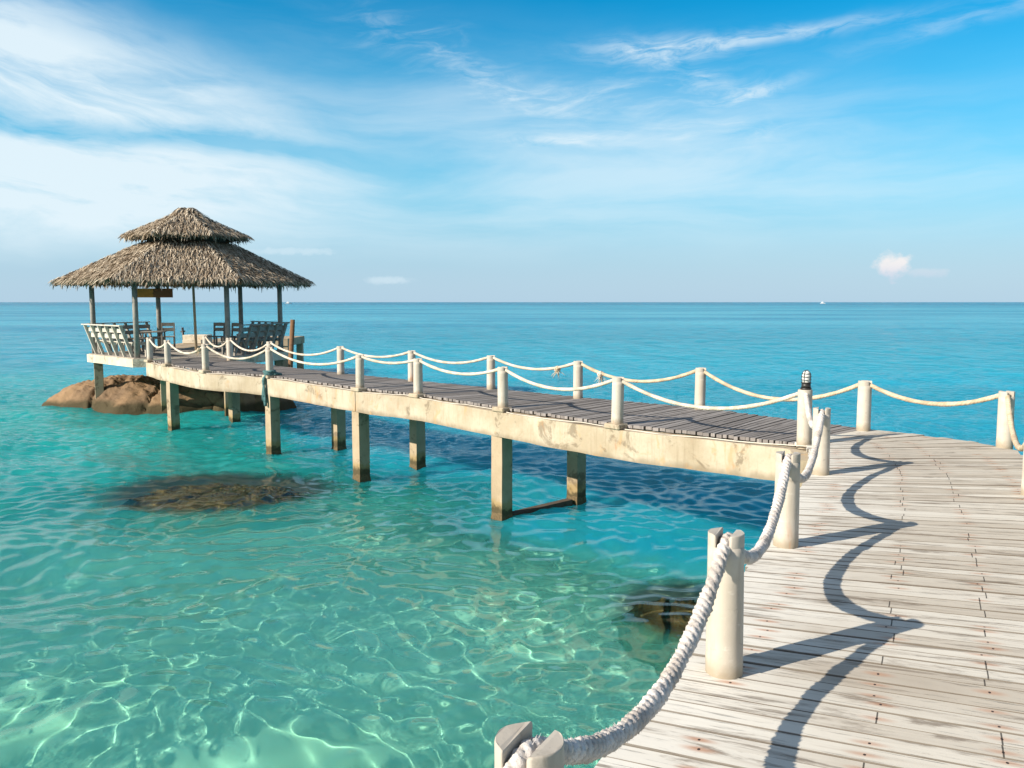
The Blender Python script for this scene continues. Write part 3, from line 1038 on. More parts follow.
def rope_mesh(name, path, r, pitch, nseg, mat, parent=None, fuzz=0.0, strands=3):
    P = np.array([tuple(p) for p in path])
    T = np.gradient(P, axis=0)
    T /= np.linalg.norm(T, axis=1)[:, None]
    up = np.array([0, 0, 1.0])
    S = np.cross(T, up)
    S /= np.linalg.norm(S, axis=1)[:, None]
    U = np.cross(S, T)
    ds = np.linalg.norm(np.diff(P, axis=0), axis=1)
    arc = np.concatenate([[0], np.cumsum(ds)])
    th = np.linspace(0, 2 * math.pi, nseg, endpoint=False)
    ph = arc[:, None] * (2 * math.pi / pitch) + 0.9 * np.sin(arc[:, None] * 7.3) + 0.5 * np.sin(arc[:, None] * 17.1 + 1.0)
    lobe = np.abs(np.cos(strands / 2 * (th[None, :] - ph)))
    rad = r * (0.80 + 0.22 * np.sqrt(lobe))
    rad = rad * (1 + 0.05 * np.sin(arc[:, None] * 11.0) + 0.04 * np.sin(arc[:, None] * 29.0 + 2.0) + 0.06 * np.sin(arc[:, None] * 190.0 + 5 * th[None, :]))
    rad = rad * (1 + fuzz * RNG.standard_normal(rad.shape))
    V = P[:, None, :] + rad[..., None] * (np.cos(th)[None, :, None] * S[:, None, :] + np.sin(th)[None, :, None] * U[:, None, :])
    n = len(P)
    verts = V.reshape(-1, 3)
    i, j = np.meshgrid(np.arange(n - 1), np.arange(nseg), indexing='ij')
    j2 = (j + 1) % nseg
    q = np.stack([i * nseg + j, i * nseg + j2, (i + 1) * nseg + j2, (i + 1) * nseg + j], -1).reshape(-1, 4)
    faces = [tuple(f) for f in q.tolist()] + [tuple(range(nseg))[::-1], tuple((n - 1) * nseg + k for k in range(nseg))]
    o = mesh_obj(name, verts, faces, mat, parent, smooth=True)
    ga = o.data.attributes.new('groove', 'FLOAT', 'POINT')
    ga.data.foreach_set('value', np.clip(1 - lobe * 1.6, 0, 1).astype(np.float32).ravel())
    return o


def tuft(bm, at_, n, length, spread, r=0.006):
    """Frayed rope end: many short drooping yarns."""
    for _ in range(n):
        d = Vector((RNG.normal(0, spread), RNG.normal(0, spread), RNG.uniform(-1.0, 0.25))).normalized()
        p0 = Vector(at_) + Vector((RNG.normal(0, .012), RNG.normal(0, .012), RNG.normal(0, .012)))
        L = length * RNG.uniform(0.5, 1.1)
        pts = [p0 + d * (L * f_) + Vector((0, 0, -0.35 * L * f_ * f_)) for f_ in (0, .35, .7, 1.0)]
        tube(bm, pts, lambda q: r * (1 - 0.6 * q), 5)


def knot_part(name, at_, r, parent, mat, n=16, length=0.12):
    bm = bmesh.new()
    for k in range(3):
        a = k * 1.1
        ring = []
        for i in range(13):
            t = 6.28318 * i / 12
            v = Vector((math.cos(t) * r, math.sin(t) * r * 0.8, 0))
            v.rotate(Matrix.Rotation(0.9 + a, 3, 'X') @ Matrix.Rotation(a, 3, 'Z'))
            ring.append(Vector(at_) + v)
        tube(bm, ring, r * 0.55, 8)
    tuft(bm, Vector(at_) + Vector((0, 0, -r)), n, length, 0.5)
    return bm_obj(name, bm, mat, parent)


def make_rope(posts, sags, r, mat, label, step, nseg, pitch, fuzz=0.0, ends=None):
    pth = rope_path(posts, sags, step)
    o = rope_mesh('rope', pth, r, pitch, nseg, mat, None, fuzz)
    tag(o, label, 'rope', 'ropes slung between the jetty posts')
    if ends:
        # loose fibres standing off the worn rope
        bmf = bmesh.new()
        for _ in range(ends):
            k = int(RNG.integers(2, len(pth) - 2))
            d_ = (pth[k + 1] - pth[k - 1]).normalized()
            a_ = RNG.uniform(0, 6.283)
            s_ = d_.orthogonal().normalized()
            s_.rotate(Matrix.Rotation(a_, 3, d_))
            p0 = pth[k] + s_ * r * 0.93
            L_ = RNG.uniform(0.006, 0.020)
            p1 = p0 + s_ * L_ * 0.6 + d_ * L_ * RNG.uniform(-1, 1)
            w_ = d_.cross(s_) * 0.0009
            bmf.faces.new([bmf.verts.new(q) for q in (p0 - w_, p0 + w_, p1)])
        fo = bm_obj('loose_fibres', bmf, mat, o)
        fo['kind'] = 'stuff'
    return o


N_, S_ = ROW_NEAR, ROW_SEA
d0 = (N_[0][0] - 0.86, N_[0][1] - 1.72)
make_rope([d0] + N_[:5], [0.30, 0.31, 0.33, 0.37, 0.27], 0.030, M_ROPE, 'thick white twisted rope drooping along the left edge of the bleached boards in the foreground', 0.006, 24, 0.115, 0.055, 5000)
make_rope(N_[4:11], [0.30, 0.235, 0.17, 0.10, 0.26, 0.29], 0.026, M_ROPE_FAR, 'pale rope swagged along the lagoon side of the grey walkway from the lamp post', 0.016, 14, 0.11)
r_k = make_rope(N_[10:13], [0.27, 0.22], 0.026, M_ROPE_FAR, 'short pale rope on the lagoon side next to the pavilion bench', 0.016, 12, 0.11)
a, b = Vector((*N_[10], 0.5)), Vector((*N_[11], 0.45))
knot_part('frayed_knot', a + (b - a) * 0.10 + Vector((-.04, -.04, -.0)), 0.035, r_k, M_ROPE_TAN)
d1 = (S_[0][0] - 1.05, S_[0][1] - 2.1)
r_s = make_rope([d1] + S_[:5], [0.30, 0.40, 0.20, 0.34, 0.26], 0.028, M_ROPE_TAN, 'tan rope along the open-sea side round the outer bend, right of the frayed knots', 0.014, 14, 0.12)
a, b = Vector((*S_[4], 0.60)), Vector((*S_[3], 0.60))
knot_part('frayed_knot', a + (b - a) * 0.20 + Vector((0, 0, -0.16)), 0.040, r_s, M_ROPE_FAR, 20, 0.13)
r_t = make_rope(S_[4:], [0.18, 0.18, 0.17, 0.25, 0.28, 0.28], 0.026, M_ROPE_FAR, 'pale rope along the open-sea side of the grey walkway, left of the frayed knots', 0.016, 12, 0.11)
a, b = Vector((*S_[4], 0.60)), Vector((*S_[5], 0.60))
knot_part('frayed_knot', a + (b - a) * 0.22 + Vector((0, 0, -0.12)), 0.040, r_t, M_ROPE_TAN, 20, 0.13)

# ------------------------------------------------------------------ lamp on the bend post
lx, ly = ROW_NEAR[4]
lamp = empty('caged_lamp', (lx, ly, POST_H), 0, 'small black caged bulkhead lamp on top of the post at the jetty bend', 'lamp')
bm = bmesh.new()
add_cyl(bm, (0, 0, -0.002), (0, 0, 0.02), 0.062, 0.062, 24)
add_cyl(bm, (0, 0, 0.02), (0, 0, 0.075), 0.054, 0.050, 24)
add_cyl(bm, (0, 0, 0.075), (0, 0, 0.085), 0.058, 0.058, 24)
bm_obj('base', bm, M_BLACK, lamp)
m_, t = material('frosted_lamp_glass')
pz = t.xyz(t.obj())[2]
ring_ = t.m('SINE', t.mul(pz, 330.0))
p_ = finish(t, (0.78, 0.76, 0.70), 0.25, t.bump(ring_, 0.4, 0.004), 0.5)
bm = bmesh.new()
prof = [(0.086, 0.040), (0.12, 0.047), (0.17, 0.046), (0.20, 0.036), (0.215, 0.018), (0.219, 0.001)]
rings = [[bm.verts.new((r * math.cos(k * 6.28318 / 20), r * math.sin(k * 6.28318 / 20), z)) for k in range(20)] for z, r in prof]
for a, b in zip(rings, rings[1:]):
    for k in range(20):
        bm.faces.new((a[k], a[(k + 1) % 20], b[(k + 1) % 20], b[k]))
bm_obj('glass', bm, m_, lamp, smooth=True)
bm = bmesh.new()
for k in range(4):
    a = k * math.pi / 2 + 0.75
    tube(bm, [(math.cos(a) * r * 1.14, math.sin(a) * r * 1.14, z) for z, r in ((0.086, 0.046), (0.12, 0.048), (0.17, 0.047), (0.205, 0.036), (0.223, 0.014), (0.226, 0.0))], 0.0035, 6)
for z, r in ((0.115, 0.0555), (0.15, 0.056), (0.185, 0.050)):
    tube(bm, [(math.cos(i * 6.28318 / 24) * r, math.sin(i * 6.28318 / 24) * r, z) for i in range(25)], 0.0035, 6)
bm_obj('cage', bm, M_BLACK, lamp)

# ------------------------------------------------------------------ teal netting
jx, jy = ROW_NEAR[9]
net = empty('netting', (jx, jy, 0), 0, 'teal netting bundled round a post foot and hanging down the concrete beam', 'net')
bm = bmesh.new()
for q in range(5):
    pts = []
    for i in range(33):
        a = 6.28318 * i / 16 + q
        rr = 0.115 + 0.022 * math.sin(3 * a + q) + RNG.uniform(-.008, .008)
        pts.append((rr * math.cos(a), rr * math.sin(a), 0.03 + 0.022 * q * 0.8 + RNG.uniform(-.01, .01)))
    tube(bm, pts, 0.022, 7)
tube(bm, [(0.10, -0.05, 0.05), (0.17, -0.03, 0.045), (0.22, 0.02, 0.03), (0.25, 0.05, 0.02)], lambda q: 0.045 * (1 - .5 * q), 8)
bm_obj('wrap', bm, M_NET, net)
bm = bmesh.new()
for q in range(7):
    pts = []
    ox = RNG.uniform(-0.05, 0.05)
    for i in range(12):
        f_ = i / 11
        out_ = 0.10 + 0.17 * min(1, f_ * 5)
        ex = Vector((-0.72, -0.69, 0)) * out_ * 0.62 + Vector((-0.69, 0.72, 0)) * (ox * (0.5 + f_) + 0.02 * math.sin(5 * f_ + q))
        pts.append((ex.x, ex.y, 0.05 - (0.62 + 0.12 * math.sin(q * 2.1)) * f_))
    tube(bm, pts, lambda z, q=q: 0.020 * (1 + 0.8 * math.sin(z * 7 + q)) * 0.7 + 0.008, 6)
bm_obj('hanging_strand', bm, M_NET, net)
# ------------------------------------------------------------------ pavilion
# hexagonal: columns left, front-left, front-right, right, back-right, back-left
COLS = [(-13.45, 26.4), (-11.12, 24.3), (-8.65, 25.0), (-7.78, 27.6), (-9.82, 29.8), (-12.45, 29.0)]
PC = (-10.54, 27.0)


def ring_at(s, z, dz=0.0):
    return [Vector((PC[0] + (x - PC[0]) * s, PC[1] + (y - PC[1]) * s, z)) for x, y in COLS]


pav = empty('thatched_pavilion', (PC[0], PC[1], 0), 0, 'open six-sided pavilion with a two-tier palm thatch roof at the end of the jetty', 'pavilion')
PINV = Matrix.Translation((-PC[0], -PC[1], 0))


def pav_obj(name, bm, mat, smooth=False):
    bmesh.ops.transform(bm, matrix=PINV, verts=bm.verts)
    return bm_obj(name, bm, mat, pav, smooth)


# floor slab with a boarded top
bm = bmesh.new()
lo, hi = [bm.verts.new(v) for v in ring_at(1.08, -0.27)], [bm.verts.new(v) for v in ring_at(1.08, -0.02)]
for i in range(6):
    bm.faces.new((lo[i], lo[(i + 1) % 6], hi[(i + 1) % 6], hi[i]))
bm.faces.new(lo[::-1]); bm.faces.new(hi)
pav_obj('floor_slab', bm, M_SLAB)
m_, t = material('pavilion_floor')
px_, py_, pz_ = t.xyz(t.pos())
al = t.add(t.mul(px_, 0.70), t.mul(py_, 0.714))
ac = t.sub(t.mul(px_, 0.714), t.mul(py_, 0.70))
bn = t.m('FLOOR', t.mul(ac, 9.0))
bt = t.n('ShaderNodeTexWhiteNoise', noise_dimensions='1D'); t.put(bt.inputs['W'], bn)
gp = t.ramp(t.m('ABSOLUTE', t.sub(t.m('FRACT', t.mul(ac, 9.0)), 0.5)), 0.44, 0.49)
cc = t.mix(bt.outputs[0], (0.30, 0.27, 0.23), (0.42, 0.38, 0.33))
cc = t.mix(gp, cc, (0.08, 0.07, 0.06))
finish(t, cc, 0.9, t.bump(gp, -0.5, 0.01), 0.15)
bm = bmesh.new()
lo, hi = [bm.verts.new(v) for v in ring_at(1.06, -0.018)], [bm.verts.new(v) for v in ring_at(1.06, 0.004)]
for i in range(6):
    bm.faces.new((lo[i], lo[(i + 1) % 6], hi[(i + 1) % 6], hi[i]))
bm.faces.new(hi)
pav_obj('boarded_floor', bm, m_)
for i, v in enumerate([ring_at(0.97, 0)[0]] + [ring_at(0.55, 0)[1]] + ring_at(0.97, 0)[2:]):
    bm = bmesh.new()
    add_box(bm, (-0.13, -0.13, -3.6), (0.13, 0.13, -0.272), R(25), (v.x, v.y, 0), bevel=0.01)
    pav_obj('pillar', bm, M_PILLAR)
for i, (x, y) in enumerate(COLS):
    bm = bmesh.new()
    add_cyl(bm, (x, y, 0.005), (x, y, 2.55), 0.082, 0.074, 14)
    pav_obj('column', bm, M_GREYWOOD)
bm = bmesh.new()
add_cyl(bm, (-10.17, 26.4, 0.005), (-10.22, 26.45, 2.9), 0.045, 0.038, 10)
pav_obj('bamboo_pole', bm, M_BAMBOO)
# ring beam and rafters under the thatch
bm = bmesh.new()
rg = ring_at(1.0, 2.36)
for i in range(6):
    a, b = rg[i], rg[(i + 1) % 6]
    d_ = (b - a).normalized() * 0.08
    add_bar(bm, a + d_, b - d_, 0.08, 0.12)
pav_obj('ring_beam', bm, M_BROWNWOOD)
bm = bmesh.new()
for e, c_ in zip(ring_at(1.36, 2.18), ring_at(0.12, 4.0)):
    add_bar(bm, e, c_, 0.06, 0.09)
for i in range(6):
    for f_ in (0.25, 0.5, 0.75):
        e0, e1 = ring_at(1.36, 2.18)[i], ring_at(1.36, 2.18)[(i + 1) % 6]
        c0, c1 = ring_at(0.5, 3.46)[i], ring_at(0.5, 3.46)[(i + 1) % 6]
        add_bar(bm, e0 + (e1 - e0) * f_, c0 + (c1 - c0) * f_, 0.05, 0.07)
pav_obj('rafters', bm, M_BROWNWOOD)


def thatch_material():
    m_, t = material('palm_thatch')
    tone = t.attr('tone')
    n_ = t.noise(t.pos(), 1.1, 4, 0.6)
    f_ = t.noise(t.scale(t.pos(), (16, 16, 4)), 1.0, 4, 0.65)
    v = t.add(t.mul(tone, 0.75), t.add(t.mul(f_, 0.28), t.mul(t.sub(n_, 0.5), 0.3)))
    c = t.mix(t.ramp(v, 0.12, 0.55), (0.14, 0.098, 0.062), (0.37, 0.295, 0.21))
    c = t.mix(t.ramp(v, 0.55, 0.98), c, (0.64, 0.55, 0.42))
    finish(t, c, 0.95, t.bump(f_, 0.5, 0.01), 0.08)
    return m_


M_THATCH = thatch_material()


def thatch_roof(name, s_eave, z_eave, s_top, z_top, rows, dens, cap=None, fringe=0.22):
    verts, faces, tone = [], [], []

    def quad(pts, tn):
        b0 = len(verts)
        verts.extend(tuple(p) for p in pts)
        faces.append(tuple(range(b0, b0 + len(pts))))
        tone.append(tn)

    def strip(root, down, side, L, wd, lift, tn, nrm):
        # a leaf strip: two quads, bending away from the roof then drooping
        tip = root + down * L + nrm * lift * 0.4 + Vector((0, 0, -0.04 * L))
        mid = root + down * (L * 0.55) + nrm * lift
        b0 = len(verts)
        for p, f_ in ((root, 0.8), (mid, 1.0), (tip, 0.35)):
            verts.append(tuple(p - side * wd * f_ / 2)); verts.append(tuple(p + side * wd * f_ / 2))
        faces.append((b0, b0 + 1, b0 + 3, b0 + 2)); faces.append((b0 + 2, b0 + 3, b0 + 5, b0 + 4))
        tone.append(tn); tone.append(min(1, tn * 1.12))

    E = ring_at(s_eave, z_eave)
    T = ring_at(s_top, z_top)
    # solid bed of thatch, top and underside
    lowE, lowT = ring_at(s_eave * 0.985, z_eave - 0.10), ring_at(s_top * 0.9, z_top - 0.14)
    for i in range(6):
        j = (i + 1) % 6
        quad((E[i], E[j], T[j], T[i]), 0.12)
        quad((lowE[j], lowE[i], lowT[i], lowT[j]), 0.1)
        quad((E[j], E[i], lowE[i], lowE[j]), 0.15)
    if cap is None:
        quad(T, 0.1)
        quad(lowT[::-1], 0.05)
    else:
        apex = [Vector((PC[0] - 0.22, PC[1] - 0.08, cap)), Vector((PC[0] + 0.22, PC[1] + 0.08, cap))]
        for i in range(6):
            j = (i + 1) % 6
            quad((T[i], T[j], apex[0] if i in (5, 0) else apex[1] if i in (2, 3) else apex[0]), 0.3)
        quad(T, 0.2)
    for i in range(6):
        j = (i + 1) % 6
        for r in range(rows):
            f_ = (r + 0.3) / rows
            a, b = E[i].lerp(T[i], f_), E[j].lerp(T[j], f_)
            L_e = (b - a).length
            down = ((E[i] + E[j]) - (T[i] + T[j])).normalized()
            side = (b - a).normalized()
            nrm = side.cross(-down)
            nrm = nrm if nrm.z > 0 else -nrm
            nst = int(L_e * dens)
            rl = ((E[i] + E[j]) / 2 - (T[i] + T[j]) / 2).length / rows
            for k in range(nst):
                p = a.lerp(b, (k + RNG.uniform(-0.5, 1.5)) / nst)
                p = p + down * RNG.uniform(-0.6, 0.5) * rl + nrm * RNG.uniform(0.0, 0.035)
                ang = RNG.normal(0, 0.22)
                d_ = (down * math.cos(ang) + side * math.sin(ang)).normalized()
                sd = (side * math.cos(ang) - down * math.sin(ang)) * 1.0
                sd = (sd + nrm * RNG.normal(0, 0.45)).normalized()
                strip(p, d_, sd, RNG.uniform(0.20, 0.38), RNG.uniform(0.012, 0.032), RNG.uniform(0.008, 0.055), RNG.beta(2.2, 2.0), nrm)
        # eave fringe: uneven hanging tips, some long
        L_e = (E[j] - E[i]).length
        nst = int(L_e * dens * 2.6)
        down = ((E[i] + E[j]) - (T[i] + T[j])).normalized()
        side = (E[j] - E[i]).normalized()
        out_ = Vector((down.x, down.y, 0)).normalized()
        for k in range(nst):
            p = E[i].lerp(E[j], (k + RNG.uniform(-0.4, 1.4)) / nst) + out_ * RNG.uniform(-0.16, 0.05) + Vector((0, 0, RNG.uniform(-0.07, 0.06)))
            d_ = (Vector((0, 0, -1)) + out_ * RNG.uniform(-0.1, 0.9) + side * RNG.normal(0, 0.16)).normalized()
            L = fringe * RNG.uniform(0.45, 1.05) + (RNG.uniform(0.05, 0.16) if RNG.uniform() < 0.10 else 0)
            sd = (side + out_ * RNG.normal(0, 0.4)).normalized()
            strip(p, d_, sd, L, RNG.uniform(0.018, 0.05), 0.01, RNG.beta(1.6, 1.9), out_)
        # hip bundle
        nh = int((E[i] - T[i]).length * 40)
        hd = (E[i] - T[i]).normalized()
        hs_ = hd.cross(Vector((0, 0, 1))).normalized()
        for k in range(nh):
            p = T[i].lerp(E[i], RNG.uniform(0, 1)) + Vector((0, 0, 0.03))
            sgn = RNG.choice((-1, 1))
            d_ = (hd * 0.75 + hs_ * sgn * RNG.uniform(0.1, 0.7) + Vector((0, 0, -0.12))).normalized()
            strip(p, d_, d_.cross(Vector((0, 0, 1))).normalized(), RNG.uniform(0.2, 0.36), RNG.uniform(0.03, 0.055), 0.05, RNG.beta(2.4, 1.5), Vector((0, 0, 1)))
    if cap is not None:
        for k in range(520):
            a = RNG.uniform(0, 6.283)
            d_ = Vector((math.cos(a), math.sin(a), -0.62)).normalized()
            p = Vector((PC[0] + RNG.uniform(-.24, .24), PC[1] + RNG.uniform(-.1, .1), cap + RNG.uniform(-0.02, 0.03))) + d_ * RNG.uniform(-0.05, 0.42)
            strip(p, d_, d_.cross(Vector((0, 0, 1))).normalized(), RNG.uniform(0.2, 0.4), RNG.uniform(0.03, 0.055), 0.03, RNG.beta(2.0, 1.6), Vector((0, 0, 1)))
    verts = [(x - PC[0], y - PC[1], z) for x, y, z in verts]
    o = mesh_obj(name, verts, faces, M_THATCH, pav)
    at_ = o.data.attributes.new('tone', 'FLOAT', 'FACE')
    at_.data.foreach_set('value', np.array(tone, np.float32))
    return o


thatch_roof('lower_roof', 1.355, 2.31, 0.46, 3.56, 20, 34, None, 0.16)
thatch_roof('upper_roof', 0.66, 3.78, 0.15, 4.42, 11, 34, 4.66, 0.16)
bm = bmesh.new()
lo, hi = [bm.verts.new(v) for v in ring_at(0.42, 3.3)], [bm.verts.new(v) for v in ring_at(0.42, 3.95)]
for i in range(6):
    bm.faces.new((lo[i], lo[(i + 1) % 6], hi[(i + 1) % 6], hi[i]))
pav_obj('roof_gap_shade', bm, M_STRINGER)  # dark sheet standing in for the shadow gap between the two roofs

# hanging board under the eave
sg = empty('hanging_sign', (-12.0, 27.6, 1.95), R(4), 'orange-brown wooden board hanging under the pavilion eave between two columns', 'sign')
m_, t = material('half_sunlit_board')
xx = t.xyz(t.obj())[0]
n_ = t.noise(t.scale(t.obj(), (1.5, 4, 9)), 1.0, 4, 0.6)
c = t.mix(t.ramp(t.add(xx, t.mul(t.sub(n_, 0.5), 0.2)), -0.03, 0.03), (0.66, 0.29, 0.06), (0.24, 0.105, 0.045))  # left half painted brighter as if sunlit, right half darker
c = t.mix(t.mul(t.ramp(n_, 0.55, 0.7), 0.4), c, (0.12, 0.05, 0.02))
finish(t, c, 0.6, None, 0.3)
bm = bmesh.new()
add_box(bm, (-0.63, -0.025, -0.15), (0.63, 0.025, 0.15), bevel=0.008)
bm_obj('board', bm, m_, sg)
for s in (-0.5, 0.5):
    bm = bmesh.new()
    add_cyl(bm, (s, 0, 0.148), (s, 0, 0.78), 0.008, 0.008, 6)
    bm_obj('hanger', bm, M_STRINGER, sg)


# benches: back leans outward over the slab edge (outward is local -y)
def make_bench(L, nfr, mat, label, group=True):
    root = empty('bench', (0, 0, 0), 0, label, 'bench', 'slatted benches round the pavilion floor')
    for k in range(nfr):
        x = -L / 2 + 0.06 + (L - 0.12) * k / (nfr - 1)
        bm = bmesh.new()
        add_bar(bm, (x, 0.02, 0.0), (x, -0.30, 0.93), 0.055, 0.085, (0, 1, 0.3))
        add_bar(bm, (x, 0.0, 0.39), (x, 0.46, 0.39), 0.05, 0.06)
        add_bar(bm, (x, 0.43, 0.0), (x, 0.43, 0.36), 0.05, 0.06, (0, 1, 0))
        bm_obj('frame', bm, mat, root)
    for (z0, h) in ((0.62, 0.13), (0.80, 0.13)):
        bm = bmesh.new()
        y0 = 0.02 - 0.32 * z0 / 0.93 + 0.05
        add_bar(bm, (-L / 2, y0, z0), (L / 2, y0, z0), 0.022, h)
        bm_obj('back_slat', bm, mat, root)
    bm = bmesh.new()
    add_bar(bm, (-L / 2 - 0.05, -0.31, 0.95), (L / 2 + 0.05, -0.31, 0.95), 0.13, 0.032)
    bm_obj('top_rail', bm, mat, root)
    bm = bmesh.new()
    for y in (0.07, 0.20, 0.33, 0.45):
        add_bar(bm, (-L / 2, y, 0.435), (L / 2, y, 0.435), 0.105, 0.028)
    bm_obj('seat', bm, mat, root)
    return root


def bench_side(i, mat, label, f0=0.06, f1=0.94, nfr=6):
    a, b = Vector((*COLS[i], 0)), Vector((*COLS[(i + 1) % 6], 0))
    p, q = a.lerp(b, f0), a.lerp(b, f1)
    L = (q - p).length
    mid = (p + q) / 2
    c_ = Vector((*PC, 0))
    inw = (c_ - mid).normalized()
    o = make_bench(L, nfr, mat, label)
    o.location = mid - inw * 0.05
    d_ = (q - p).normalized()
    o.rotation_euler = (0, 0, math.atan2(d_.y, d_.x) if d_.cross(inw).z > 0 else math.atan2(-d_.y, -d_.x))
    return o


bench_side(0, M_SUNLITWOOD, 'sunlit pale bench with leaning slatted back on the left front edge of the pavilion')
bench_side(2, M_GREYWOOD, 'shaded grey bench with leaning slatted back on the right front edge of the pavilion')
bench_side(5, M_GREYWOOD, 'dark bench at the back left of the pavilion, its rail just above the pale bench')
bench_side(3, M_GREYWOOD, 'grey bench at the back right of the pavilion behind the shaded bench')


def make_chair(x, y, rz, label):
    root = empty('chair', (x, y, 0.004), rz, label, 'chair', 'wooden chairs inside the pavilion')
    for sx in (-0.2, 0.2):
        bm = bmesh.new(); add_bar(bm, (sx, -0.2, 0), (sx, -0.27, 0.92), 0.045, 0.05, (0, 1, 0)); bm_obj('rear_leg', bm, M_GREYWOOD, root)
        bm = bmesh.new(); add_bar(bm, (sx, 0.22, 0), (sx, 0.22, 0.42), 0.045, 0.05, (0, 1, 0)); bm_obj('front_leg', bm, M_GREYWOOD, root)
    bm = bmesh.new(); add_box(bm, (-0.23, -0.22, 0.422), (0.23, 0.25, 0.455), bevel=0.006); bm_obj('seat', bm, M_GREYWOOD, root)
    for z in (0.86, 0.68):
        bm = bmesh.new(); add_bar(bm, (-0.22, -0.21 - z * 0.055, z), (0.22, -0.21 - z * 0.055, z), 0.025, 0.12); bm_obj('back_slat', bm, M_GREYWOOD, root)
    return root


make_chair(-12.05, 28.75, R(200), 'wooden chair with two-slat back beyond the small table in the pavilion')
make_chair(-10.45, 28.9, R(165), 'wooden chair right of the bamboo pole at the back of the pavilion')
make_chair(-9.75, 28.45, R(150), 'wooden chair partly behind the front right column of the pavilion')
make_chair(-12.05, 27.0, R(-60), 'wooden chair beside the pale bench, left of the small table')
tb = empty('small_table', (-12.2, 27.95, 0.004), R(12), 'small wooden table among the chairs on the left of the pavilion', 'table')
bm = bmesh.new(); add_box(bm, (-0.36, -0.3, 0.62), (0.36, 0.3, 0.66), bevel=0.006); bm_obj('table_top', bm, M_GREYWOOD, tb)
for sx in (-0.3, 0.3):
    for sy in (-0.24, 0.24):
        bm = bmesh.new(); add_bar(bm, (sx, sy, 0), (sx, sy, 0.62), 0.05, 0.05, (0, 1, 0)); bm_obj('leg', bm, M_GREYWOOD, tb)

# ------------------------------------------------------------------ landing behind the pavilion
ld = empty('concrete_landing', (-11.7, 36.5, 0), 0, 'concrete landing stage on square legs behind the right side of the pavilion', 'landing')
bm = bmesh.new()
add_box(bm, (-1.7, -7.2, -0.30), (-0.1, 0.6, -0.004), bevel=0.012)
add_box(bm, (-1.7, 0.602, -0.34), (1.56, 3.6, 0.0), bevel=0.012)
bm_obj('slab', bm, M_PILLAR, ld)
for x, y in ((1.40, 0.8), (1.40, 3.3), (-1.5, 0.8), (-1.5, 3.3), (-0.9, -4.0)):
    bm = bmesh.new(); add_box(bm, (x - 0.14, y - 0.14, -4.5), (x + 0.14, y + 0.14, -0.33), bevel=0.01); bm_obj('leg', bm, M_PILLAR, ld)
bm = bmesh.new()
add_cyl(bm, (-10.02, 36.2, -4.0), (-9.80, 36.75, 0.86), 0.12, 0.10, 12)
tag(bm_obj('mooring_pile', bm, M_BROWNWOOD), 'leaning brown timber pile beside the concrete landing right of the pavilion', 'pile')
bm = bmesh.new()
add_box(bm, (-13.25, 33.0, 0.0), (-12.3, 33.7, 0.33), bevel=0.02)
add_box(bm, (-13.15, 32.72, 0.0), (-12.4, 32.995, 0.15), bevel=0.015)
tag(bm_obj('concrete_step', bm, M_SLAB), 'low concrete step block behind the pavilion, seen between its columns', 'step')
bm = bmesh.new()
add_cyl(bm, (-13.33, 33.35, -0.3), (-13.36, 33.3, 0.62), 0.05, 0.045, 10)
add_cyl(bm, (-13.44, 33.3, 0.45), (-13.26, 33.3, 0.47), 0.03, 0.03, 8)
tag(bm_obj('mooring_bollard', bm, M_BLACK), 'thin dark mooring bollard beside the step block behind the pavilion', 'bollard')

# ------------------------------------------------------------------ rocks
from mathutils import noise as mnoise


def rock_material(name, c_top, c_mid, c_dark, wet_z, wet, fs=5.0):
    m_, t = material(name)
    p = t.pos()
    z = t.xyz(p)[2]
    a = t.noise(p, 0.9, 6, 0.65, 0.4)
    b = t.noise(p, fs, 6, 0.7)
    c = t.mix(t.ramp(a, 0.35, 0.65), c_mid, c_top)
    c = t.mix(t.mul(t.ramp(b, 0.52, 0.72), 0.55), c, c_dark)
    wz = t.add(z, t.mul(t.sub(a, 0.5), 0.5))
    c = t.mix(t.ramp(wz, wet_z + 0.14, wet_z - 0.06), c, wet)
    finish(t, c, 0.9, t.bump(t.add(b, a), 0.8, 0.05), 0.15)
    return m_


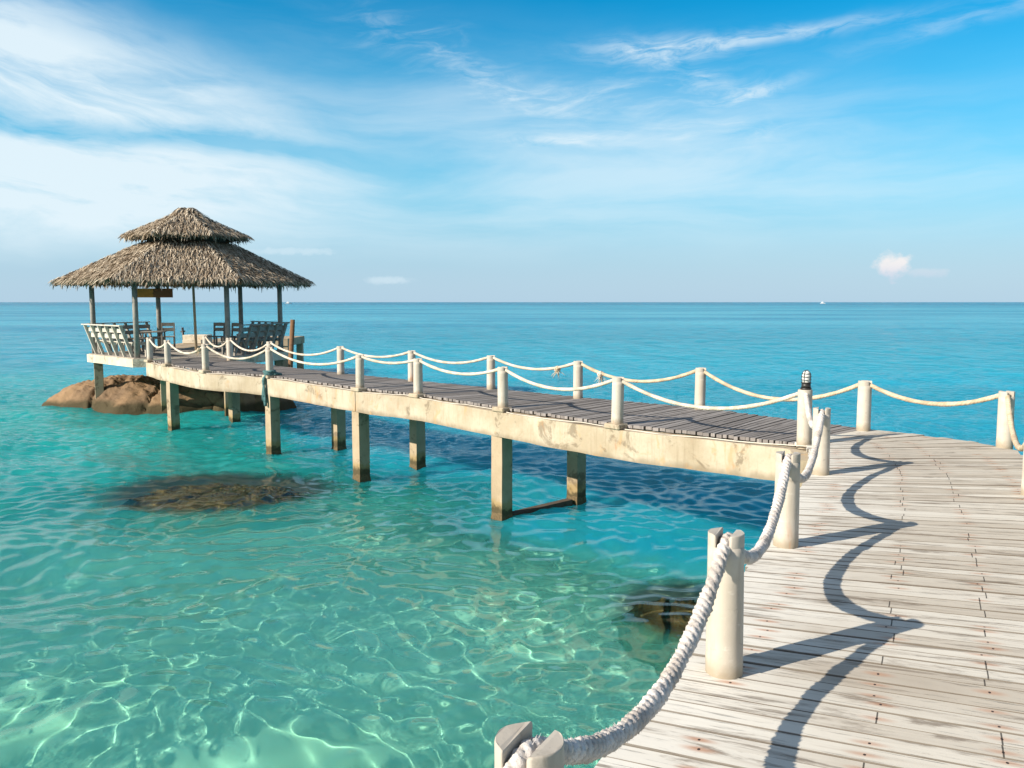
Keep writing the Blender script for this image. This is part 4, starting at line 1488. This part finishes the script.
def rock_mesh(name, cx, cy, ax, ay, zbase, ztop, seed, mat, n=90, power=2.4, rough=1.0, rot=0.0, profile=None):
    verts, faces = [], []
    nr = n // 2
    for i in range(nr + 1):
        rho = 1.25 * i / nr
        for k in range(n):
            a = 6.28318 * k / n
            wob = 1 + 0.16 * mnoise.noise(Vector((math.cos(a) * 1.6 + seed, math.sin(a) * 1.6, seed))) + 0.08 * mnoise.noise(Vector((math.cos(a) * 4 + seed, math.sin(a) * 4, 3)))
            lx_, ly_ = math.cos(a) * rho * ax * wob, math.sin(a) * rho * ay * wob
            x = cx + lx_ * math.cos(rot) - ly_ * math.sin(rot)
            y = cy + lx_ * math.sin(rot) + ly_ * math.cos(rot)
            h = max(0.0, 1 - rho ** power) ** 0.75 if rho < 1 else -(rho - 1) * 3.0
            if profile:
                h *= profile(lx_ / ax, ly_ / ay)
            v = Vector((x * 0.55, y * 0.55, seed))
            rid = 1 - abs(mnoise.noise(v * 0.8 + Vector((0, 2.3, 0))))
            d_ = 0.15 * mnoise.noise(v) + 0.07 * mnoise.noise(v * 3.1) + 0.055 * mnoise.noise(v * 8.0) - 0.24 * max(0, rid - 0.96) / 0.04
            d_ += 0.03 * mnoise.noise(v * 19)
            rid2 = 1 - abs(mnoise.noise(v * 2.9 + Vector((4.1, 0, 0))))
            d_ -= 0.045 * max(0, rid2 - 0.95) / 0.05 - 0.025 * mnoise.noise(v * 40)
            z = zbase + (ztop - zbase) * h + d_ * rough * (0.35 + min(1, max(h, 0) * 1.5))
            verts.append((x, y, z))
    for i in range(nr):
        for k in range(n):
            k2 = (k + 1) % n
            faces.append((i * n + k, (i + 1) * n + k, (i + 1) * n + k2, i * n + k2))
    o = mesh_obj(name, verts, faces, mat, None, smooth=True)
    return o


M_ROCK = rock_material('orange_granite', (0.31, 0.20, 0.11), (0.18, 0.12, 0.072), (0.075, 0.055, 0.038), -1.58, (0.075, 0.06, 0.032))
rk = rock_mesh('rock', -11.95, 27.75, 3.95, 2.25, -1.95, -0.78, 3.7, M_ROCK, 240, 2.7, 1.0, R(-4), None)
tag(rk, 'large orange-brown boulder in the water under the pavilion', 'rock')
bits = [(-8.9, 26.6, 0.8, 0.6, -1.05), (-8.0, 26.9, 0.9, 0.7, -1.2), (-9.7, 26.4, 0.55, 0.4, -1.2), (-9.2, 26.1, 0.45, 0.35, -1.4)]
lab = ['round brown boulder at the right end of the large rock', 'greenish boulder in shade under the walkway at the waterline',
       'small brown boulder against the front of the large rock', 'smallest wet boulder at the waterline below the walkway beam']
for q, l_ in zip(bits, lab):
    o = rock_mesh('boulder', q[0], q[1], q[2], q[3], -2.0, q[4], q[0] * 1.7, M_ROCK, 48, 2.6, 0.5)
    tag(o, l_, 'rock', 'boulders beside the large rock')
M_REEF = rock_material('brown_reef', (0.15, 0.115, 0.045), (0.08, 0.062, 0.028), (0.02, 0.017, 0.01), -9.0, (0.1, 0.08, 0.04), 9.0)
rf = rock_mesh('submerged_reef', -5.35, 14.9, 2.0, 1.65, -3.6, -1.90, 9.1, M_REEF, 220, 3.2, 0.75, R(-10))
tag(rf, 'wide dark brown reef just under the water left of the pillars', 'reef')
rf.cycles.is_caustics_receiver = True
rf = rock_mesh('submerged_rock', 2.05, 9.0, 0.95, 1.1, -3.2, -1.92, 5.3, M_REEF, 180, 3.0, 0.75, R(20))
tag(rf, 'dark brown rock just under the water beside the bleached boards', 'rock')
rf.cycles.is_caustics_receiver = True

# ------------------------------------------------------------------ far boats
def boat(x, y, L, rz, label):
    root = empty('boat', (x, y, WATER_Z + 0.05), rz, label, 'boat', 'tiny white boats on the horizon')
    bm = bmesh.new()
    secs = []
    for i in range(9):
        f_ = i / 8
        xx = (f_ - 0.5) * L
        wd = L * 0.14 * (1 - max(0, f_ - 0.45) ** 2 / 0.3025) + 0.02
        sh = 0.11 * L * (1 + 0.5 * f_ * f_)
        secs.append([bm.verts.new(v) for v in ((xx, -wd, sh), (xx, -wd * 0.75, 0), (xx, 0, -0.04 * L), (xx, wd * 0.75, 0), (xx, wd, sh))])
    for a, b in zip(secs, secs[1:]):
        for k in range(4):
            bm.faces.new((a[k], b[k], b[k + 1], a[k + 1]))
        bm.faces.new((a[0], a[4], b[4], b[0]))
    bm.faces.new(secs[0]); bm.faces.new(secs[-1][::-1])
    bmesh.ops.recalc_face_normals(bm, faces=bm.faces)
    bm_obj('hull', bm, M_WHITE, root)
    bm = bmesh.new()
    add_box(bm, (-0.28 * L, -0.09 * L, 0.12 * L), (0.12 * L, 0.09 * L, 0.27 * L), bevel=0.02 * L)
    add_box(bm, (-0.16 * L, -0.07 * L, 0.272 * L), (0.04 * L, 0.07 * L, 0.36 * L), bevel=0.015 * L)
    bm_obj('cabin', bm, M_WHITE, root)
    return root


boat(-410.0, 1510.0, 11.5, R(8), 'tiny white boat on the horizon right of the pavilion')
boat(690.0, 1830.0, 11.0, R(-12), 'tiny white boat on the horizon above the lamp post')
